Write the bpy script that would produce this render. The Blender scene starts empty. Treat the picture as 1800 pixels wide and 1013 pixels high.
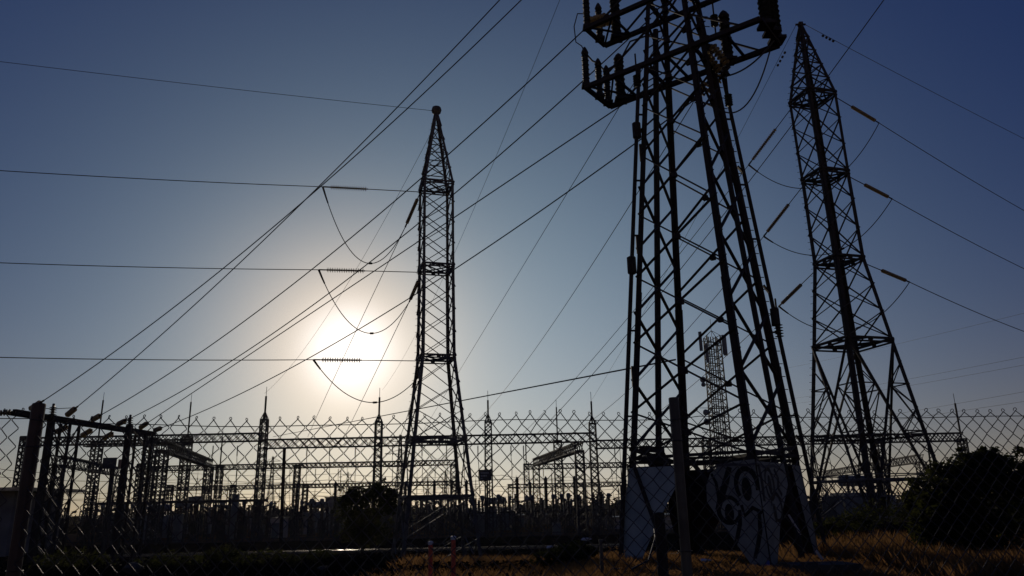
import bpy, math, random
from mathutils import Vector, Matrix, Quaternion
V = Vector
rnd = random.Random(7)
scene = bpy.context.scene
COL = scene.collection
R = math.radians

# ------------------------------------------------------------------ camera
EYE = V((0, 0, 1.7)); PITCH = R(16.0); ROLL = R(1.2); FPX = 1340.0
_F = V((0, math.cos(PITCH), math.sin(PITCH))); _U0 = V((0, -math.sin(PITCH), math.cos(PITCH))); _R0 = V((1, 0, 0))
CR = _R0 * math.cos(ROLL) - _U0 * math.sin(ROLL); CU = _U0 * math.cos(ROLL) + _R0 * math.sin(ROLL); CF = _F
def at(px, py, Y):                       # survey of the photograph: a bearing and a forward distance give a point
    d = CF + CR * ((px - 900) / FPX) - CU * ((py - 506.5) / FPX)
    return EYE + d * (Y / d.y)
def onz(px, py, z):
    d = CF + CR * ((px - 900) / FPX) - CU * ((py - 506.5) / FPX)
    return EYE + d * ((z - EYE.z) / d.z)
def proj(P):
    d = P - EYE; k = d.dot(CF)
    return (900 + FPX * d.dot(CR) / k, 506.5 - FPX * d.dot(CU) / k)
cam = bpy.data.cameras.new('camera'); camo = bpy.data.objects.new('camera', cam); COL.objects.link(camo)
m = Matrix((CR, CU, -CF)).transposed().to_4x4(); m.translation = EYE; camo.matrix_world = m
cam.sensor_width = 36; cam.lens = 36 * FPX / 1800; cam.clip_start = 0.05; cam.clip_end = 12000
scene.camera = camo

# ------------------------------------------------------------------ ground height
def sm(a, b, t):
    t = min(1, max(0, (t - a) / (b - a))); return t * t * (3 - 2 * t)
def hsh(i, j):
    n = math.sin(i * 127.1 + j * 311.7) * 43758.5453; return n - math.floor(n)
def noise(x, y):
    i, j = math.floor(x), math.floor(y); u, v = x - i, y - j; u = u * u * (3 - 2 * u); v = v * v * (3 - 2 * v)
    return (hsh(i, j) * (1 - u) + hsh(i + 1, j) * u) * (1 - v) + (hsh(i, j + 1) * (1 - u) + hsh(i + 1, j + 1) * u) * v
def ground_z(x, y):
    right = sm(10, 22, x)
    drop_c = -2.3 * sm(25, 44, y) + 0.5 * sm(82, 97, y)
    drop_r = 0.0 - 1.8 * sm(58, 92, y)
    z = drop_c * (1 - right) + drop_r * right
    z += 0.16 * (noise(x * .35, y * .35) - .5) * sm(8, 20, y) * (1 - sm(85, 95, y))
    z += 0.05 * (noise(x * 1.3, y * 1.3) - .5) * sm(5, 15, y) * (1 - sm(60, 85, y))
    z += 0.25 * sm(80, 83, y) * (1 - sm(88, 92, y)) * (1 - right)
    return z

# ------------------------------------------------------------------ materials
def mat(name, col, rough=.6, metal=0.0, noise_amt=.25, scale=6.0, col2=None, bump=0.0, trans=0.0, transluc=None, spec=None, matte=False):
    m = bpy.data.materials.new(name); m.use_nodes = True
    nt = m.node_tree; b = nt.nodes['Principled BSDF']; out = nt.nodes['Material Output']
    tc = nt.nodes.new('ShaderNodeTexCoord'); nz = nt.nodes.new('ShaderNodeTexNoise'); nz.inputs['Scale'].default_value = scale
    nz.inputs['Detail'].default_value = 6; nt.links.new(tc.outputs['Object'], nz.inputs['Vector'])
    rp = nt.nodes.new('ShaderNodeValToRGB'); c2 = col2 or tuple(c * (1 - noise_amt) for c in col)
    rp.color_ramp.elements[0].position = .35; rp.color_ramp.elements[1].position = .68
    rp.color_ramp.elements[0].color = (*c2, 1); rp.color_ramp.elements[1].color = (*col, 1)
    nt.links.new(nz.outputs['Fac'], rp.inputs['Fac']); nt.links.new(rp.outputs['Color'], b.inputs['Base Color'])
    b.inputs['Roughness'].default_value = rough; b.inputs['Metallic'].default_value = metal
    if spec is not None: b.inputs['Specular IOR Level'].default_value = spec
    if trans: b.inputs['Transmission Weight'].default_value = trans
    if bump:
        bp = nt.nodes.new('ShaderNodeBump'); bp.inputs['Strength'].default_value = bump; bp.inputs['Distance'].default_value = .03
        nt.links.new(nz.outputs['Fac'], bp.inputs['Height']); nt.links.new(bp.outputs['Normal'], b.inputs['Normal'])
    if matte:                                                   # loose earth: no mirror-like grazing sheen
        df = nt.nodes.new('ShaderNodeBsdfDiffuse'); nt.links.new(rp.outputs['Color'], df.inputs['Color']); df.inputs['Roughness'].default_value = 1
        nt.links.new(df.outputs[0], out.inputs[0])
        if bump: nt.links.new(bp.outputs['Normal'], df.inputs['Normal'])
    if transluc:
        t = nt.nodes.new('ShaderNodeBsdfTranslucent'); t.inputs['Color'].default_value = (*transluc, 1)
        mx = nt.nodes.new('ShaderNodeMixShader'); mx.inputs['Fac'].default_value = .5
        nt.links.new(b.outputs[0], mx.inputs[1]); nt.links.new(t.outputs[0], mx.inputs[2]); nt.links.new(mx.outputs[0], out.inputs[0])
    return m
M = {
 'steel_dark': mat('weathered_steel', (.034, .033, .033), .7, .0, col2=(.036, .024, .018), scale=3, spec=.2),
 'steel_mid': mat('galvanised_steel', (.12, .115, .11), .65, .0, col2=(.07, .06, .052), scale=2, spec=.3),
 'steel_yard': mat('substation_steel', (.055, .053, .051), .7, .0, col2=(.035, .032, .03), scale=1.5, spec=.3),
 'wire': mat('aluminium_conductor', (.06, .06, .062), .6, .3, scale=2),
 'fence_wire': mat('zinc_wire', (.075, .07, .066), .5, .4, col2=(.05, .035, .028), scale=25),
 'fence_post': mat('rusted_fence_post', (.10, .055, .035), .5, .3, col2=(.05, .03, .022), scale=9),
 'fence_post2': mat('khaki_fence_post', (.12, .105, .075), .5, .3, col2=(.07, .055, .04), scale=9),
 'porcelain': mat('brown_porcelain', (.05, .026, .018), .35, 0, scale=4),
 'porcelain_grey': mat('grey_porcelain', (.11, .11, .115), .4, 0, scale=4),
 'polymer': mat('black_polymer', (.022, .022, .024), .5, 0, scale=4),
 'glass': mat('insulator_glass', (.90, .74, .44), .12, 0, col2=(.8, .62, .32), scale=8, trans=.55, transluc=(.26, .185, .08)),
 'soil': mat('dry_dark_soil', (.022, .016, .011), .97, 0, col2=(.009, .007, .006), scale=1.1, bump=.6, matte=True),
 'soil_yard': mat('ochre_yard_gravel', (.22, .125, .055), .95, 0, col2=(.10, .055, .026), scale=.5, bump=.3, matte=True),
 'grass': mat('dry_grass', (.24, .15, .07), .8, 0, col2=(.08, .046, .022), scale=.9, transluc=(.36, .19, .07), spec=.05),
 'weed': mat('grey_green_weed', (.10, .09, .05), .8, 0, scale=2, transluc=(.12, .11, .05), spec=.1),
 'leaf': mat('dark_leaf', (.022, .026, .012), .7, 0, col2=(.012, .014, .007), scale=2, transluc=(.06, .065, .018), spec=.1),
 'cover': mat('dark_shade_cover', (.026, .022, .014), .9, 0, col2=(.014, .012, .009), scale=1.0, matte=True),  # near-black colour stands in for shade on the left bank
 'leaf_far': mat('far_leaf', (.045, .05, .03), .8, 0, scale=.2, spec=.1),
 'bark': mat('bark', (.05, .038, .028), .9, 0, scale=8, spec=.1),
 'wood': mat('creosoted_wood', (.055, .04, .03), .85, 0, col2=(.03, .022, .017), scale=3, spec=.15),
 'panel_blue': mat('pale_blue_sheet', (.42, .47, .41), .6, 0, col2=(.20, .25, .25), scale=1.1, spec=.3),
 'panel_white': mat('white_sheet', (.30, .30, .24), .6, 0, col2=(.17, .17, .14), scale=1.7, spec=.3),
 'panel_backlit': mat('backlit_shade_sheet', (.030, .022, .020), .7, 0, col2=(.045, .018, .014), scale=1.5, spec=.2),  # backlit shade of the far sheets is put into this colour
 'panel_blue_spray': mat('blue_spray_paint', (.08, .12, .34), .6, 0, scale=4, spec=.3),
 'spray': mat('black_spray_paint', (.010, .010, .011), .6, 0, scale=4, spec=.2),
 'outline': mat('grey_spray_paint', (.09, .085, .085), .6, 0, scale=4, spec=.2),
 'concrete': mat('concrete', (.085, .076, .064), .9, 0, col2=(.05, .045, .038), scale=3, bump=.2, spec=.2),
 'red_post': mat('red_painted_post', (.9, .13, .05), .5, 0, col2=(.2, .03, .015), scale=12),
 'wall_pale': mat('pale_render', (.62, .52, .40), .9, 0, col2=(.45, .37, .28), scale=.7, spec=.1),
 'wall_grey': mat('grey_render', (.22, .20, .18), .9, 0, col2=(.15, .135, .12), scale=.7, spec=.1),
 'roof': mat('sheet_roof', (.30, .29, .28), .32, .9, col2=(.16, .15, .14), scale=2),
 'paint_grey': mat('grey_machine_paint', (.16, .17, .17), .5, 0, col2=(.10, .11, .11), scale=1.2),
 'sign_face': mat('dark_sign', (.035, .037, .045), .5, 0, scale=3),
 'sign_text': mat('pale_lettering', (.30, .31, .36), .6, 0, scale=3),
 'sign_side': mat('ochre_sign_panel', (.45, .26, .15), .6, 0, scale=3),
 'rail': mat('worn_rail_steel', (.35, .33, .31), .22, 1.0, scale=3),
 'bag': mat('white_plastic_scrap', (.62, .62, .64), .5, 0, scale=6),
}

# ------------------------------------------------------------------ mesh builder
class MB:
    def __init__(s): s.v = []; s.f = []
    def add(s, vs, fs):
        o = len(s.v); s.v += [tuple(p) for p in vs]; s.f += [tuple(i + o for i in f) for f in fs]
    def bar(s, a, b, w, h=None, up=None):
        a, b = V(a), V(b); d = b - a
        if d.length < 1e-6: return
        d.normalize(); h = h or w; up = V(up) if up else V((0, 0, 1))
        if abs(d.dot(up)) > .97: up = V((0, 1, 0)) if abs(d.y) < .9 else V((1, 0, 0))
        x = d.cross(up).normalized() * (w / 2); y = x.cross(d).normalized() * (h / 2)
        s.add([a - x - y, a + x - y, a + x + y, a - x + y, b - x - y, b + x - y, b + x + y, b - x + y],
              [(3, 2, 1, 0), (4, 5, 6, 7), (0, 1, 5, 4), (1, 2, 6, 5), (2, 3, 7, 6), (3, 0, 4, 7)])
    def angle(s, a, b, w, t, d1, d2):              # L-section with its heel on a-b, flanges towards d1 and d2
        a, b = V(a), V(b); ax = (b - a).normalized()
        for d, o in ((V(d1), V(d2)), (V(d2), V(d1))):
            d = (d - ax * d.dot(ax)).normalized(); o = (o - ax * o.dot(ax)).normalized()
            if d1 is d or True:
                p = [a, a + d * w, a + d * w + o * t, a + o * t]; q = [b, b + d * w, b + d * w + o * t, b + o * t]
            if o.dot(V(d1)) > .9: # second flange butts on the first
                p = [a + o * t, a + o * t + d * 0, a + d * w + o * t, a + d * w]; 
                p = [a + o * t * 1.0, a + d * w + o * t, a + d * w, a]; q = [x + (b - a) for x in p]
            s.add(p + q, [(3, 2, 1, 0), (4, 5, 6, 7), (0, 1, 5, 4), (1, 2, 6, 5), (2, 3, 7, 6), (3, 0, 4, 7)])
    def tube(s, pts, r, n=6, r2=None):
        pts = [V(p) for p in pts]; N = len(pts); vs = []; fs = []; prev = None
        for i, p in enumerate(pts):
            d = (pts[min(i + 1, N - 1)] - pts[max(i - 1, 0)])
            d = d.normalized() if d.length > 1e-9 else V((0, 0, 1))
            if prev is None:
                u = V((0, 0, 1)) if abs(d.z) < .9 else V((1, 0, 0)); x = d.cross(u).normalized()
            else:
                x = prev - d * prev.dot(d); x = x.normalized() if x.length > 1e-6 else d.orthogonal().normalized()
            prev = x; y = d.cross(x); rr = r if r2 is None else r + (r2 - r) * i / (N - 1)
            for k in range(n):
                t = 2 * math.pi * k / n; vs.append(p + x * (rr * math.cos(t)) + y * (rr * math.sin(t)))
        for i in range(N - 1):
            for k in range(n):
                k2 = (k + 1) % n; fs.append((i * n + k, i * n + k2, (i + 1) * n + k2, (i + 1) * n + k))
        fs.append(tuple(range(n - 1, -1, -1))); fs.append(tuple((N - 1) * n + k for k in range(n)))
        s.add(vs, fs)
    def lathe(s, prof, n=12, base=(0, 0, 0), axis=None):     # prof: (r, z)
        base = V(base); q = V((0, 0, 1)).rotation_difference(V(axis)) if axis else Quaternion()
        vs = []; fs = []
        for r, z in prof:
            for k in range(n):
                t = 2 * math.pi * k / n; vs.append(base + q @ V((r * math.cos(t), r * math.sin(t), z)))
        for i in range(len(prof) - 1):
            for k in range(n):
                k2 = (k + 1) % n; fs.append((i * n + k, i * n + k2, (i + 1) * n + k2, (i + 1) * n + k))
        fs.append(tuple(range(n - 1, -1, -1))); fs.append(tuple((len(prof) - 1) * n + k for k in range(n)))
        s.add(vs, fs)
    def box(s, c, sz, rz=0):
        c = V(c); q = Matrix.Rotation(rz, 3, 'Z'); x, y, z = sz[0] / 2, sz[1] / 2, sz[2] / 2
        s.add([c + q @ V(p) for p in ((-x, -y, -z), (x, -y, -z), (x, y, -z), (-x, y, -z), (-x, -y, z), (x, -y, z), (x, y, z), (-x, y, z))],
              [(3, 2, 1, 0), (4, 5, 6, 7), (0, 1, 5, 4), (1, 2, 6, 5), (2, 3, 7, 6), (3, 0, 4, 7)])
    def prism(s, poly, thick):                     # planar polygon of 3-D points, thickness vector
        n = len(poly); t = V(thick); vs = [V(p) for p in poly] + [V(p) + t for p in poly]
        s.add(vs, [tuple(range(n - 1, -1, -1)), tuple(range(n, 2 * n))] + [(i, (i + 1) % n, n + (i + 1) % n, n + i) for i in range(n)])
    def build(s, name, material, parent=None, smooth=False):
        me = bpy.data.meshes.new(name); me.from_pydata(s.v, [], s.f); me.update()
        me.materials.append(M[material])
        if smooth: me.polygons.foreach_set('use_smooth', [True] * len(me.polygons))
        o = bpy.data.objects.new(name, me); COL.objects.link(o)
        if parent: o.parent = parent; o.matrix_parent_inverse = Matrix.Translation(-parent.location) if parent.type == 'EMPTY' and 'world_parts' in parent else Matrix()
        return o
def tag(o, label=None, cat=None, group=None, kind=None):
    if label: o['label'] = label
    if cat: o['category'] = cat
    if group: o['group'] = group
    if kind: o['kind'] = kind
    return o
def thing(name, loc, label, cat, group=None, rz=0):
    o = bpy.data.objects.new(name, None); COL.objects.link(o); o.empty_display_size = .2
    o.location = loc; o.rotation_euler = (0, 0, rz); return tag(o, label, cat, group)
def wthing(name, loc, label, cat, group=None):     # its parts are given in world coordinates
    o = thing(name, loc, label, cat, group); o['world_parts'] = 1; return o
def dup(root, loc=None, rot=None, label=None, group=None, quat=None):
    r = root.copy(); COL.objects.link(r)
    if loc is not None: r.location = loc
    if rot is not None: r.rotation_euler = rot
    if quat is not None: r.rotation_mode = 'QUATERNION'; r.rotation_quaternion = quat
    if label: r['label'] = label
    if group: r['group'] = group
    for ch in list(root.children):
        c = ch.copy(); COL.objects.link(c); c.parent = r
        for g in ch.children:
            d = g.copy(); COL.objects.link(d); d.parent = c
    return r
def place(proto, state, loc, label=None, group=None, rz=None, quat=None):   # the prototype itself is the first instance
    if state.get('used'): return dup(proto, loc, None if rz is None else (0, 0, rz), label, group, quat)
    state['used'] = True; proto.location = loc
    if rz is not None: proto.rotation_euler = (0, 0, rz)
    if quat is not None: proto.rotation_mode = 'QUATERNION'; proto.rotation_quaternion = quat
    if label: proto['label'] = label
    if group: proto['group'] = group
    return proto

# ------------------------------------------------------------------ ground and roads
def axis_steps(lo, hi, near, g):
    out = [0.0]; s = near
    while out[-1] < hi: out.append(out[-1] + s); s = s if out[-1] < 60 else s * g
    neg = [0.0]; s = near
    while neg[-1] > lo: neg.append(neg[-1] - s); s = s if neg[-1] > -60 else s * g
    return sorted(set(neg + out))
xs = axis_steps(-6000, 6000, 1.0, 1.25); ys = [-40, -20, -8, 0, 2, 4, 6, 8, 10, 12, 14, 16] + [16 + .6 * k for k in range(1, 60)]
while ys[-1] < 100: ys.append(ys[-1] + 1.0)
st = 1.5
while ys[-1] < 9000: ys.append(ys[-1] + st); st *= 1.15
g = MB(); nx = len(xs)
for y in ys:
    for x in xs: g.v.append((x, y, ground_z(x, y)))
for j in range(len(ys) - 1):
    for i in range(nx - 1): a = j * nx + i; g.f.append((a, a + 1, a + nx + 1, a + nx))
go = g.build('ground', 'soil', smooth=True); tag(go, kind='structure')
yard = MB(); yx = [-90 + 6 * k for k in range(30)]
for y in (97.5, 104, 112, 130, 160, 210):
    for x in yx: yard.v.append((x, y, ground_z(x, y) + .006))
n = len(yx)
for j in range(5):
    for i in range(n - 1): a = j * n + i; yard.f.append((a, a + 1, a + n + 1, a + n))
tag(yard.build('gravel_yard', 'soil_yard', smooth=True), kind='structure')

# ------------------------------------------------------------------ lattice tower
def lattice_tower(root, base, levels, rot, legw, bracew, mat_, panels, rings, shift=0.0, peak_ball=0):
    """levels: (z, half_diagonal); four legs at rot+45k; panels[i] X panels in segment i; rings: set of level indices with a diaphragm"""
    bx, by = base
    def corner(k, z):
        for (z0, r0), (z1, r1) in zip(levels, levels[1:]):
            if z0 <= z <= z1 + 1e-6: rr = r0 + (r1 - r0) * (z - z0) / (z1 - z0); break
        else: rr = levels[-1][1] if z > levels[-1][0] else levels[0][1]
        t = rot + math.pi / 4 + k * math.pi / 2
        return V((bx + shift * z + rr * math.cos(t), by + rr * math.sin(t), z))
    for k in range(4):
        mb = MB()
        for (z0, _), (z1, _) in zip(levels, levels[1:]):
            w = legw * (1 if z0 < levels[-1][0] * .55 else .8)
            d1 = (corner((k + 1) % 4, z0) - corner(k, z0)); d2 = (corner((k + 3) % 4, z0) - corner(k, z0))
            if d1.length < .05: d1, d2 = V((1, 0, 0)), V((0, 1, 0))
            mb.angle(corner(k, z0), corner(k, z1), w, w * .16, d1.normalized(), d2.normalized())
        zz = levels[0][0] + 3
        if k in (1, 2):                                          # step bolts
            while zz < levels[-1][0] - .6:
                c = corner(k, zz); o = (c - V((bx, by, zz))); o.z = 0; o = o.normalized() if o.length > .01 else V((1, 0, 0))
                mb.bar(c, c + o * .14, .022); zz += .45
        mb.build('leg', mat_, root)
    for k in range(4):                                           # one lattice per face
        mb = MB()
        for si, ((z0, _), (z1, _)) in enumerate(zip(levels, levels[1:])):
            n = panels[si]
            if n < 0:                                            # big cross with secondary members (open foot of the tower)
                a0, b0, a1, b1 = corner(k, z0), corner((k + 1) % 4, z0), corner(k, z1), corner((k + 1) % 4, z1)
                mb.bar(a0, b1, bracew * 1.3); mb.bar(b0, a1, bracew * 1.3)
                for fr in (.25, .5, .75):
                    for (p0, p1, q0, q1) in ((a0, a1, b0, b1), (b0, b1, a0, a1)):
                        L = p0.lerp(p1, fr); Dg = p0.lerp(q1, fr) if fr <= .5 else q0.lerp(p1, fr)
                        mb.bar(L, Dg, bracew * .8)
                        Lu = p0.lerp(p1, min(1, fr + .125)); mb.bar(Lu, Dg, bracew * .55); Ld = p0.lerp(p1, fr - .125); mb.bar(Ld, Dg, bracew * .55)
                        if fr != .5:
                            L2 = p0.lerp(p1, .5); mb.bar(L2, Dg, bracew * .7)
                zc = z0 + (z1 - z0) * .47
                continue
            for j in range(n):
                za, zb = z0 + (z1 - z0) * j / n, z0 + (z1 - z0) * (j + 1) / n
                a, b = corner(k, za), corner((k + 1) % 4, za); c, d = corner(k, zb), corner((k + 1) % 4, zb)
                nrm = ((b - a).cross(c - a)); nrm = nrm.normalized() * .03 if nrm.length > 1e-6 else V()
                mb.bar(a + nrm, d + nrm, bracew, bracew * .6); mb.bar(b - nrm, c - nrm, bracew, bracew * .6)
                if levels[si + 1][1] < levels[si][1] * .4 and j > 0: mb.bar(a, b, bracew * .8)
        mb.build('face_bracing', mat_, root)
    for li in rings:
        z = levels[li][0]; mb = MB()
        c = [corner(k, z) for k in range(4)]; mids = [(c[k] + c[(k + 1) % 4]) / 2 for k in range(4)]
        dz = V((0, 0, bracew * 2.6))
        for k in range(4):
            mb.bar(c[k], c[(k + 1) % 4], bracew * 1.6); mb.bar(c[k] - dz, c[(k + 1) % 4] - dz, bracew * 1.1)
            mb.bar(mids[k], mids[(k + 1) % 4], bracew * 1.1)
            e = (c[k] - mids[k]).normalized() * bracew * 2.5; up = V((0, 0, bracew * 2))
            mb.prism([mids[k] + e + up * .3, mids[k] - e + up * .3, mids[k] - e * .6 - up * 1.6, mids[k] + e * .6 - up * 1.6], (mids[(k + 1) % 4] - mids[(k + 3) % 4]).normalized().cross(V((0, 0, 1))) * .02 if False else (V((bx, by, z)) - mids[k]).normalized() * .03)
        mb.bar(c[0] - dz * .5, c[2] - dz * .5, bracew); mb.bar(c[1] - dz * .55, c[3] - dz * .55, bracew)
        mb.build('diaphragm', mat_, root)
    z = levels[-1][0]; top = V((bx + shift * z, by, z)); mb = MB()
    if peak_ball: mb.lathe([(.02, -.35), (.3, -.2), (.36, 0), (.3, .22), (.02, .36)], 12, top + V((0, 0, .2))); mb.build('peak_ball', mat_, root, True)
    else: mb.box(top, (.28, .28, .3)); mb.bar(top - V((.35, 0, 0)), top + V((.35, 0, 0)), .1); mb.build('peak_cap', mat_, root)
    for k in range(4):
        mb = MB(); c = corner(k, levels[0][0]); mb.lathe([(.42, -.6), (.42, .22), (.32, .3)], 10, (c.x, c.y, levels[0][0] - .25)); mb.build('footing', 'concrete', root)
    return corner

LT = wthing('lattice_pylon', (-4.9, 48, -2.3), 'slim lattice pylon with a round ball on its peak, beside the sun', 'pylon', 'tall line pylons')
ltc = lattice_tower(LT, (-4.91, 48), [(-2.35, 3.5), (2.4, 2.78), (5.75, 2.3), (10.94, 1.53), (16.95, 1.46), (22.8, 1.44), (28.35, .14)], R(15.9), .2, .068,
                    'steel_mid', [2, 1, 3, 4, 4, 5], (1, 2, 3, 4, 5), -.0047, 1)
RT = wthing('lattice_pylon', (20.9, 46, 0), 'tall lattice pylon with splayed legs, right of the graffiti tower', 'pylon', 'tall line pylons')
rtc = lattice_tower(RT, (20.94, 46), [(-.1, 4.0), (10.94, 2.3), (16.25, 1.52), (22.11, 1.49), (27.82, 1.52), (33.5, .14)], R(-29.1 - 45), .25, .085,
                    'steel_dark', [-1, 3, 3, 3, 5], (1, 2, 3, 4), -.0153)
mb = MB()
for k in range(4):
    for z in (5.2,):
        mb.bar(rtc(k, z), rtc((k + 1) % 4, z), .1)
        mb.bar((rtc(k, z) + rtc((k + 1) % 4, z)) / 2, (rtc((k + 1) % 4, z) + rtc((k + 2) % 4, z)) / 2, .09)
mb.build('diaphragm', 'steel_dark', RT)
mb = MB()                                                       # anti-climb frames round the feet of the right pylon
for k in range(4):
    a, b = rtc(k, 2.75), rtc((k + 1) % 4, 2.75)
    mb.bar(a, b, .12); mb.bar(a + V((0, 0, .28)), b + V((0, 0, .28)), .06); mb.bar(a + V((0, 0, -.9)), b + V((0, 0, -.9)), .07)
    for j in range(7):
        p = a.lerp(b, j / 6); q = a.lerp(b, min(1, (j + 1) / 6)) + V((0, 0, -.9))
        mb.bar(p, q, .06)
    nn = rtc(k, .2); mb.bar(nn, (a + b) / 2 + V((0, 0, -.9)), .09); mb.bar(rtc((k + 1) % 4, .2), (a + b) / 2 + V((0, 0, -.9)), .09)
mb.build('anti_climb_guard', 'steel_mid', RT)

# ------------------------------------------------------------------ the big cable tower
BT = wthing('cable_tower', (5.9, 23.13, 0), 'huge near lattice tower with graffiti sheets round its feet and insulator platforms', 'tower')
BA = R(8.255); BC = (5.91, 23.127); BOFF = {'D': -90, 'F': 0, 'C': 90, 'A': 180}
def bl(k, z):
    rr = 2.9 + (1.676 - 2.9) * z / 12 if z < 20 else (.86 - .03 * (z - 20))
    t = BA + R(BOFF[k]); return V((BC[0] + rr * math.cos(t), BC[1] + rr * math.sin(t), z))
ORDER = ['A', 'D', 'F', 'C']
for i, k in enumerate(ORDER):
    mb = MB(); z0, z1 = -.1, 23.5
    d1 = (bl(ORDER[(i + 1) % 4], 5) - bl(k, 5)); d2 = (bl(ORDER[i - 1], 5) - bl(k, 5))
    for za, zb, w in ((-.1, 8, .195), (8, 16.2, .175), (16.2, 20, .15), (20, 25.5, .12)):
        mb.angle(bl(k, za), bl(k, zb), w, .03, d1.normalized(), d2.normalized())
    for z in (5.4, 9.6, 12.8):                                   # splice plates
        c = bl(k, z); mb.bar(c - V((0, 0, .3)), c + V((0, 0, .3)), .09)
    if k in ('D', 'F'):
        z = 2.6
        while z < 23: c = bl(k, z); o = (c - V((BC[0], BC[1], z))); o.z = 0; mb.bar(c, c + o.normalized() * .17, .022); z += .4
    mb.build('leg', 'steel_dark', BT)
NA = [2.9, 4.3, 6.4, 8.5, 10.6, 12.7, 14.5, 16.1, 17.3, 18.65, 20, 21.4, 22.8, 24.2, 25.4]
NB = [2.9, 3.25, 5.3, 7.4, 9.5, 11.6, 13.7, 15.4, 16.7, 18.0, 19.3, 20.6, 22.1, 23.5, 25.2]
for i, k in enumerate(ORDER):
    k2 = ORDER[(i + 1) % 4]; nodes = NA if i % 2 == 0 else NB; mb = MB()
    inw = V((BC[0], BC[1], 0)) - (bl(k, 0) + bl(k2, 0)) / 2; inw.z = 0; inw.normalize()
    for j in range(len(nodes) - 1):
        za, zb = nodes[j], nodes[j + 1]
        if zb - za < .6:
            continue
        w = .088 if za < 12 else .075
        mb.bar(bl(k, za) - inw * .02, bl(k2, zb) - inw * .02, w, w * .55); mb.bar(bl(k2, za) + inw * .07, bl(k, zb) + inw * .07, w, w * .55)
        x = (bl(k, za) + bl(k2, zb) + bl(k2, za) + bl(k, zb)) / 4; mb.box(x, (.14, .16, .16), BA + R(45))
    if i % 2: mb.bar(bl(k, 2.9), bl(k2, 3.25), .1)
    for z in (16.1, 18.65, 24.2, 25.4): mb.bar(bl(k, z), bl(k2, z), .1)
    mb.build('face_bracing', 'steel_dark', BT)
mb = MB()                                                       # horizontal frames at the head of the sheets
for z, w in ((2.98, .085), (2.70, .045)):
    for i, k in enumerate(ORDER): mb.bar(bl(k, z), bl(ORDER[(i + 1) % 4], z), w)
mid = {i: (bl(ORDER[i], 2.9) + bl(ORDER[(i + 1) % 4], 2.9)) / 2 for i in range(4)}
for i in range(4): mb.bar(mid[i], mid[(i + 1) % 4], .06)
mb.bar(bl('A', 2.86), bl('F', 2.86), .09); mb.bar(bl('D', 2.9), bl('C', 2.9), .09)
mb.build('diaphragm', 'steel_dark', BT)
mb = MB()                                                       # spiked guard and its brackets under the frame
for i, k in enumerate(ORDER):
    k2 = ORDER[(i + 1) % 4]
    for j in range(4):
        p = bl(k, 2.72).lerp(bl(k2, 2.72), j / 3); mb.bar(p, p + V((0, 0, .3)), .03)
    mb.bar(bl(k, 2.72), bl(k2, 2.72), .02)
mb.bar(bl('A', 3.3).lerp(bl('C', 3.3), .2), bl('A', 3.3).lerp(bl('C', 3.3), .55), .22, .16)
mb.bar(bl('A', 3.05).lerp(bl('C', 3.05), .45), bl('A', 2.6).lerp(bl('C', 2.6), .6), .5, .4)
mb.build('anti_climb_guard', 'steel_dark', BT)
# K struts below the frame
mb = MB()
for i, k in enumerate(ORDER):
    k2 = ORDER[(i + 1) % 4]; inw = V((BC[0], BC[1], 0)) - (bl(k, 0) + bl(k2, 0)) / 2; inw.z = 0; inw = inw.normalized() * .1
    m0 = bl(k, 2.85).lerp(bl(k2, 2.85), .5)
    mb.bar(bl(k, .1) + inw, m0 + inw, .1); mb.bar(bl(k2, .1) + inw, m0 + inw, .1)
mb.build('foot_strut', 'steel_dark', BT)
for k in ORDER: mb = MB(); c = bl(k, 0); mb.box((c.x, c.y, -.1), (.9, .9, .5), BA + R(45)); mb.build('footing', 'concrete', BT)
# sheets: in the plane of a face, outside the legs
def face_pt(k, k2, s, z, off):
    L = bl(k, z).lerp(bl(k2, z), s); inw = V((BC[0], BC[1], 0)) - (bl(k, 0) + bl(k2, 0)) / 2; inw.z = 0
    return L - inw.normalized() * off
def sheet(k, k2, poly, material, off=.03, th=.006, name='anti_climb_sheet', label=None):
    mb = MB(); pts = [face_pt(k, k2, s, z, off) for s, z in poly]
    inw = V((BC[0], BC[1], 0)) - (bl(k, 0) + bl(k2, 0)) / 2; inw.z = 0
    mb.prism(pts, inw.normalized() * th); o = mb.build(name, material, BT)
    if label: o['label'] = label
    return o
sA = sheet('A', 'D', [(-.07, .02), (.10, .03), (.19, .8), (.31, 1.65), (.40, 2.2), (.385, 2.70), (.0, 2.70)], 'panel_blue', label='pale blue weathered sheet, narrow at its foot')
sheet('A', 'C', [(0, .05), (.12, .1), (.3, 1.3), (.38, 2.7), (0, 2.7)], 'panel_backlit', label='dark backlit sheet')
sheet('C', 'A', [(0, .05), (.12, .1), (.3, 1.3), (.38, 2.7), (0, 2.7)], 'panel_backlit', label='dark backlit sheet')
sheet('C', 'F', [(0, .05), (.12, .1), (.3, 1.3), (.42, 2.7), (0, 2.7)], 'panel_backlit', label='dark backlit sheet')
sheet('F', 'C', [(0, .05), (.12, .1), (.3, 1.3), (.38, 2.7), (0, 2.7)], 'panel_backlit', label='dark backlit sheet')
sD = sheet('D', 'A', [(0, .03), (.10, .05), (.20, .66), (.38, 1.72), (.375, 2.15), (.34, 2.45), (.27, 2.64), (.16, 2.74), (0, 2.77)], 'panel_white', label='white sheet painted with large graffiti letters')
sD2 = sheet('D', 'F', [(0, .03), (.08, .04), (.30, 1.2), (.62, 2.2), (.60, 2.72), (0, 2.72)], 'panel_white', label='white sheet carrying the end of the graffiti word')
sheet('F', 'D', [(0, .05), (.10, .1), (.16, 1.2), (.22, 2.70), (0, 2.70)], 'panel_white', label='pale sheet, bent and torn along one edge')
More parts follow.
